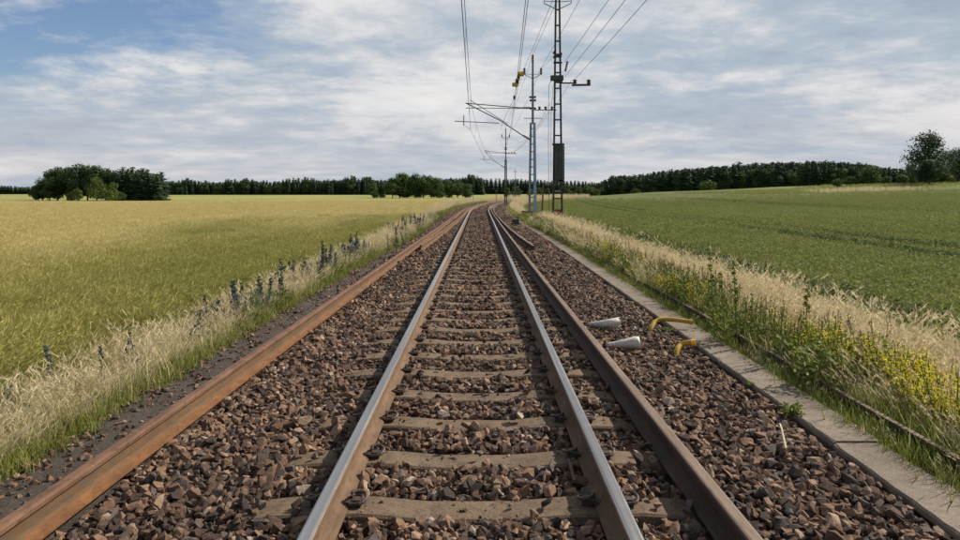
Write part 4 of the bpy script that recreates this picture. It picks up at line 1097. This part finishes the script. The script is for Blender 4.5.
q = empty('wooden_post', (4.35, 44.5, -.4)); tag(q, 'weathered leaning wooden post between the two near masts', 'post')
mb = MB(); mb.bar((-.06, 0, 0), (.10, .02, 2.7), .10, .09, 'wood_post'); mb.build('post', q)
# far pylon
q = empty('distant_pylon', (14.2, 255, -2)); tag(q, 'small faint distant pole above the forest just right of the farther mast', 'pole')
mb = MB(); mb.bar((0, 0, 0), (0, 0, 12.5), .28, .28, 'galvanised', .16, .16); mb.build('pole', q); mb = MB(); mb.box((0, 0, 11.4), (1.6, .15, .15), 'galvanised'); mb.build('cross_arm', q)

# ------------------------------------------------------------------ trees
def tree_meshes(seed, h, rx, n, leaf, mat, trunk_h=.22, blobs=9, loose=.0, low=.12):
    r = random.Random(seed); random.seed(seed); mb = MB()
    tr = MB(); th = h*.75; lean = r.uniform(-.03, .03)*h
    tr.tube([(0, 0, 0), (lean*.3, 0, th*.35), (lean, 0, th)], .1, 'bark', 7, True, [h*.024, h*.017, h*.005])
    B = []
    for k in range(blobs):
        a = r.uniform(0, 6.28); e = r.uniform(low, .86); rad = rx*(1-abs(e-.5)*1.0)*r.uniform(.25, .75)
        c_ = Vector((rad*math.cos(a), rad*math.sin(a), h*e)); s_ = rx*r.uniform(.34, .58)*(1.05-.45*abs(e-.45)*2)
        B.append((c_, s_)); tr.tube([(lean*e, 0, max(h*(e-.25), h*.1)), c_*.7+Vector((0, 0, c_.z*.28)), c_], .05, 'bark', 4, False, [h*.010, h*.007, h*.003])
    B.append((Vector((0, 0, h*.82)), rx*.40)); B.append((Vector((0, 0, h*.5)), rx*.6))
    tot = sum(s_**2 for _, s_ in B)
    for c_, s_ in B:
        for k in range(int(n*s_**2/tot)):
            d = Vector((r.gauss(0, 1), r.gauss(0, 1), r.gauss(0, 1))).normalized()
            q = s_*(r.random()**.33)*(1+.18*math.sin(d.x*5+c_.z)*math.cos(d.z*6)+loose*r.random())
            p_ = c_+Vector((d.x*q, d.y*q, d.z*q*.85))
            if p_.z < h*.04: p_.z = h*.04+r.random()*.3
            nn = (d+Vector((r.gauss(0, .5), r.gauss(0, .5), r.gauss(0, .5)+.3))).normalized(); t_ = nn.cross(Vector((r.gauss(0, 1), r.gauss(0, 1), r.gauss(0, 1)))).normalized(); b_ = nn.cross(t_)
            l = leaf*r.uniform(.6, 1.4)
            mb.add([p_-t_*l*.5, p_+b_*l*.32, p_+t_*l*.5, p_-b_*l*.32], [(0, 1, 2, 3)], mat, r.random())
    return tr.build('trunk', dolink=False).data, mb.build('crown', dolink=False).data
def place_tree(meshes, loc, rz, sc, label, cat='tree', group=None, name='tree'):
    e = empty(name, loc, rz); e.scale = sc; tag(e, label, cat, group)
    for nm, me in (('trunk', meshes[0]), ('crown', meshes[1])):
        o = bpy.data.objects.new(nm, me); link(o, e)
    return e
def gz(x_, y_): return float(terrain(x_, y_))-.1
def px2(xp_, Y_): return (xp_-480)/640*Y_
def conifer(seed, h=18, rw=2.9):
    r = random.Random(seed); mb = MB()
    mb.tube([(0, 0, 0), (0, 0, h*.97)], .1, 'bark', 4, False, [.18, .03])
    n = 20
    for i in range(n):
        t = i/(n-1); z_ = h*(.05+.93*t); rad = rw*(1-t)**.6*r.uniform(.7, 1.15)+.12
        m_ = 7 if t < .75 else 5
        for k in range(m_):
            a = 6.283*k/m_+r.uniform(-.4, .4)+i; l = rad*r.uniform(.7, 1.25); dz = -l*.35
            ca, sa = math.cos(a), math.sin(a); w_ = l*.38
            tip = (ca*l, sa*l, z_+dz); mb.add([(0, 0, z_+.5), (ca*l*.6-sa*w_, sa*l*.6+ca*w_, z_+dz*.5-.35), tip, (ca*l*.6+sa*w_, sa*l*.6-ca*w_, z_+dz*.5-.35)], [(0, 1, 2), (0, 2, 3)], 'conifer_needle', r.random())
            for j in range(2):
                q = Vector((ca*l*r.uniform(.4, 1), sa*l*r.uniform(.4, 1), z_+dz*r.uniform(.3, 1.2)))
                d = Vector((r.gauss(0, 1), r.gauss(0, 1), r.gauss(-.2, .6))).normalized()*.55; e = Vector((r.gauss(0, 1), r.gauss(0, 1), r.gauss(0, 1))).normalized()*.3
                mb.add([q, q+d+e, q+d*1.8, q+d-e], [(0, 1, 2, 3)], 'conifer_needle', r.random())
    mb.add([(-.12, 0, h*.93), (.12, 0, h*.93), (0, 0, h*1.03)], [(0, 1, 2)], 'conifer_needle')
    return mb
CONM = [conifer(400+k, 18, [2.9, 3.4, 2.6, 3.1][k]).build('conifer', dolink=False).data for k in range(4)]
def conifer_parts(k):
    tr = MB(); tr.tube([(0, 0, 0), (0, 0, 17)], .1, 'bark', 5, False, [.24, .04]); return tr.build('trunk', dolink=False).data, CONM[k]
CONB = [conifer_parts(k) for k in range(4)]
BD = [tree_meshes(200+k, 12, 5.2, 5200, .60, 'tree_leaf_dark', blobs=13, low=.18) for k in range(4)]
BM_ = [tree_meshes(210+k, 10, 4.4, 3200, .55, 'tree_leaf', blobs=11) for k in range(4)]
BR = [tree_meshes(220+k, 6, 3.6, 2600, .42, 'tree_leaf_bright', blobs=11, low=.2) for k in range(3)]
# left copse
ORD = ['first', 'second', 'third', 'fourth', 'fifth', 'sixth', 'seventh', 'eighth', 'ninth', 'tenth', 'eleventh', 'twelfth', 'thirteenth', 'fourteenth', 'fifteenth']
cop = [(36, 256, 6.0), (39, 250, 6.6), (48, 246, 6.2), (43, 252, 8.2), (50, 254, 11.8), (58, 249, 13.4), (68, 254, 13.6), (79, 249, 14.6), (88, 254, 14.4), (97, 249, 14.0), (106, 255, 13.0), (113, 251, 12.0)]
for k, (xp_, Y_, hh) in enumerate(cop):
    x_ = px2(xp_, Y_); place_tree(BD[k % 4], (x_, Y_, gz(x_, Y_)), k*1.3, (hh/12*.92,)*2+(hh/12*1.04,), ORD[k]+' dark broadleaf tree from the left in the tall copse on the left', 'tree', 'dark trees of the left copse', 'broadleaf_tree')
for k, (xp_, hh) in enumerate([(118, 11.8), (123, 13.4), (128, 12.4), (133, 13.2), (138, 12.2), (143, 13.0), (148, 12.2), (153, 10.8), (158, 10.6), (162, 11.4), (116, 10.6), (121, 11.6), (126, 11.4), (131, 11.6), (136, 11.2), (141, 11.6), (146, 11.2), (151, 10.2), (156, 10.0), (160, 10.0)]):
    x_ = px2(xp_, 248+(k % 2)*6+(9 if k > 9 else 0)); h_ = hh*(1 if k < 10 else 1.06)
    place_tree(CONB[k % 4], (x_, 248+(k % 2)*6+(9 if k > 9 else 0), gz(x_, 250)), k, (h_/18*1.9, h_/18*1.9, h_/18), (ORD[k]+' front' if k < 10 else ORD[k-10]+' rear')+' conifer from the left in the right half of the left copse', 'tree', 'conifers of the left copse', 'conifer_tree')
for k, (xp_, Y_, hh, lb) in enumerate([(78, 232, 4.9, 'small rounded bright green tree at the left foot of the copse'), (97, 228, 8.6, 'taller mid green tree in front of the copse centre'),
        (113, 232, 7.2, 'sunlit yellow green tree in front of the copse, right of the taller one'), (110, 226, 4.2, 'low green shrub at the foot of the sunlit tree in the copse front'), (121, 236, 3.6, 'low bright shrub at the right front of the copse'), (71, 231, 3.4, 'low dark shrub beside the small rounded tree')]):
    x_ = px2(xp_, Y_); ms = BR[k % 3]; f = hh/6
    place_tree(ms, (x_, Y_, gz(x_, Y_)), k*2.1, (f*.62 if hh > 7 else f*.95, f*.62 if hh > 7 else f*.95, f), lb, 'tree', None, 'broadleaf_tree')
# middle copse
mid = [(393, 11.2), (400, 13.6), (408, 12.2), (416, 13.2), (424, 12.6), (432, 11.2), (440, 10.6), (449, 9.4), (458, 8.4), (467, 7.6), (374, 8.2), (383, 8.8)]
for k, (xp_, hh) in enumerate(mid):
    Y_ = 338+(k % 3)*4; x_ = px2(xp_, Y_); place_tree(BM_[k % 4], (x_, Y_, gz(x_, Y_)), k*1.7, (max(hh, 9)/10*1.1,)*2+(hh/10*1.05,), ('%s broadleaf tree from the left in the copse left of the track bend' % ORD[k+2] if k < 10 else ['first', 'second'][k-10]+' low broadleaf tree from the left in the copse left of the track bend'), 'tree', 'trees of the middle copse', 'broadleaf_tree')
# right side trees
bigt = tree_meshes(301, 13.5, 6.0, 5200, .46, 'tree_leaf_dark', blobs=26, loose=.12, low=.28)
x_ = px2(929, 162); place_tree(bigt, (x_, 162, gz(x_, 162)), .6, (.95, .95, 1.08), 'large loose-crowned tree against the sky at the right', 'tree', None, 'broadleaf_tree')
bush = tree_meshes(302, 6.4, 4.2, 5200, .36, 'tree_leaf_dark', blobs=16, low=.35)
x_ = px2(930, 150); place_tree(bush, (x_, 150, gz(x_, 150)), 1.2, (.95, .95, .92), 'dark round tree on a short trunk in front of the large loose-crowned tree', 'tree', None, 'broadleaf_tree')
x_ = px2(960, 166); place_tree(bigt, (x_, 166, gz(x_, 166)), 2.6, (.72, .72, .78), 'dark tree cut by the right edge of the picture', 'tree', None, 'broadleaf_tree')
x_ = px2(945, 158); place_tree(BR[1], (x_, 158, gz(x_, 158)), 2.6, (.8, .8, .75), 'low green bush right of the dark round tree', 'bush', None, 'bush')
x_ = px2(910, 175); place_tree(BM_[1], (x_, 175, gz(x_, 175)), 1.6, (.5, .5, .62), 'dark lower tree left of the large loose-crowned tree', 'tree', None, 'broadleaf_tree')
x_ = px2(872, 180); place_tree(BR[0], (x_, 180, gz(x_, 180)), .3, (1.05, 1.05, .98), 'rounded mid green tree standing free before the right forest end', 'tree', None, 'broadleaf_tree')
for k, (xp_, Y_, f, lb) in enumerate([(838, 178, .42, 'low bright bush at the left start of the right bank'), (852, 180, .45, 'low green bush left of the free round tree'), (887, 176, .42, 'low bush right of the free round tree'), (902, 172, .48, 'low bush halfway to the big right tree')]):
    x_ = px2(xp_, Y_); place_tree(BR[k % 3], (x_, Y_, gz(x_, Y_)), k, (f*1.3, f*1.3, f), lb, 'bush', None, 'bush')
for k, (xp_, Y_, f, lb) in enumerate([(709, 340, 1.35, 'broad round green tree in front of the right forest'), (636, 345, .85, 'small narrow light tree at the left part of the right forest'), (597, 340, .85, 'pale green bushy tree at the left end of the right forest')]):
    x_ = px2(xp_, Y_); place_tree(BR[k % 3], (x_, Y_, gz(x_, Y_)), k, (f*(1.35 if k == 0 else .8), f*1.1, f), lb, 'tree', None, 'broadleaf_tree')
for k, xp_ in enumerate([566, 573, 580, 587, 592, 548, 540, 531, 517, 508]):
    Y_ = 350+(k % 3)*5; x_ = px2(xp_, Y_); f = [.75, .7, .65, .72, .66, .55, .6, .5, .7, .6][k]
    place_tree(BM_[k % 4], (x_, Y_, gz(x_, Y_)), k*1.9, (f*1.15, f*1.15, f), ORD[[7, 8, 9, 10, 11, 6, 5, 4, 3, 2][k]-2]+' low green tree from the left in the row behind the two near masts', 'tree', 'low tree row behind the masts', 'broadleaf_tree')

rf = random.Random(9)
def leafy_tree(x_, y_, h_, label, group):
    e = place_tree(BM_[rf.randrange(4)] if rf.random() < .5 else BD[rf.randrange(4)], (x_, y_, gz(x_, y_)), rf.uniform(0, 6), (h_/11*1.0, h_/11*1.0, h_/11), label, 'tree', group, 'broadleaf_tree')
def pine(x_, y_, h_, label, group):
    o = bpy.data.objects.new('conifer_tree', CONM[rf.randrange(4)]); link(o); f = h_/18
    o.location = (x_, y_, gz(x_, y_)); o.rotation_euler = (0, 0, rf.uniform(0, 6.28)); fw = max(f, .8)*rf.choice([1.0, 1.2, 1.5, 1.9]); o.scale = (fw, fw, f); tag(o, label, 'tree', group)
# right forest silhouette: image height of the tops
TOPX = [600, 612, 640, 662, 700, 740, 770, 800, 835, 860, 880, 905, 925, 960]; TOPY = [182, 176, 175, 171, 168, 164.5, 162, 162, 161, 163, 166, 169, 170, 171]
backP, backS = [], []
for row in range(5):
    Y_ = 372+row*7; xp_ = 599+row*1.5
    while xp_ < (905 if row < 2 else 965):
        x_ = px2(xp_, Y_); top = float(np.interp(xp_, TOPX, TOPY)); g_ = gz(x_, Y_)
        h_ = (191-top)/640*Y_+CAMZ-g_; h_ *= rf.uniform(.84, 1.05) if row < 2 else rf.uniform(.93, 1.02)
        if row < 2 and rf.random() < .13: leafy_tree(x_, Y_, h_*.9, 'dark rounded broadleaf tree among the conifers of the right forest', 'broadleaf trees of the right forest')
        elif row < 2: pine(x_, Y_+rf.uniform(-2, 2), h_, 'dark conifer in the front rows of the forest on the right', 'front conifers of the right forest')
        else: backP.append((x_, Y_, g_)); backS.append(h_*.99/18)
        xp_ += rf.choice([2.2, 3.5, 4.5, 6, 8.5]) if row < 2 else rf.uniform(2.6, 4.5)
# left forest far behind the barley
for row in range(4):
    Y_ = 610+row*8; xp_ = 150+row*1.3
    while xp_ < 482:
        x_ = px2(xp_, Y_); g_ = gz(x_, Y_); top = float(np.interp(xp_, [150, 200, 300, 360, 400, 482], [181, 180.5, 179, 178, 178, 177]))
        h_ = ((191-top)/640*Y_+CAMZ-g_)*rf.uniform(.82, 1.03)*(1+.10*math.sin(xp_*.11)+.06*math.sin(xp_*.31))
        if row == 0 and rf.random() < .28: leafy_tree(x_, Y_, h_*.85, 'dark rounded broadleaf tree among the conifers of the far forest on the left', 'broadleaf trees of the left forest')
        elif row == 0: pine(x_, Y_+rf.uniform(-2, 2), h_, 'dark conifer in the front row of the far forest on the left', 'front conifers of the left forest')
        else: backP.append((x_, Y_, g_)); backS.append(h_/18)
        xp_ += rf.choice([2.4, 3.4, 4.4, 6.5]) if row == 0 else rf.uniform(2.2, 4.0)
for row in range(3):
    Y_ = 720+row*9; xp_ = -60
    while xp_ < 640:
        if True:
            x_ = px2(xp_, Y_); g_ = gz(x_, Y_); top = float(np.interp(xp_, [0, 36, 60, 160, 440, 520, 560, 640], [185.5, 187, 187, 183, 179, 179, 181, 182]))
            backP.append((x_, Y_, g_)); backS.append(((191-top)/640*Y_+CAMZ-g_)*rf.uniform(.88, 1.05)/18)
        xp_ += rf.uniform(3.0, 4.6)
backP = np.array(backP); backS = np.array(backS); n_ = len(backS)
scatter('forest', backP, np.stack([np.zeros(n_), np.zeros(n_), rng.uniform(0, 6.28, n_)], 1), np.stack([np.maximum(backS, .8)*1.5, np.maximum(backS, .8)*1.5, backS], 1),
        rng.integers(0, 4, n_), proto_collection('conifer_kind', CONM), 'dark mass of conifer forest behind the front rows', 'forest')
# low far hill
hx = np.linspace(180, 2200, 60); hy = np.linspace(1500, 2300, 12)
m_worn('hill_forest', (.020, .034, .028), (.034, .052, .038), .02, .95, 0, None, (1, 1, 1), .1)
hill = grid_obj('far_hill', hx, hy, lambda X, Y: -6+(20+8*np.sin(X*.004+1)+3*np.sin(X*.021))*np.sin(np.clip((Y-1500)/800, 0, 1)*math.pi), 'hill_forest')
tag(hill, 'low wooded hill on the horizon', kind='structure')
# grey road at the foot of the right bank
mb = MB(); ys_ = 112.5
vsx = np.linspace(92, 170, 30); vv = []; ff = []
for x_ in vsx:
    y_ = 121; vv += [(x_, y_, float(terrain(x_, y_))+.10), (x_, y_+3, float(terrain(x_, y_+3))+.10)]
for i in range(29): ff.append((2*i, 2*i+2, 2*i+3, 2*i+1))
mb.add(vv, ff, 'asphalt'); o = mb.build('road'); tag(o, 'narrow grey road at the foot of the bank on the right', kind='structure')
bx_, by_ = rng.uniform(60, 150, 5200), rng.uniform(134, 200, 5200)
sx_, sy_ = rng.uniform(70, 90, 500), rng.uniform(129, 140, 500)
veg('bank_grass', [(GREEN, bx_, by_, terrain(bx_, by_), 1.2, 2.4), (STRAW, sx_, sy_, terrain(sx_, sy_), .8, 1.3)], 'rough grass on the bank under the right trees')
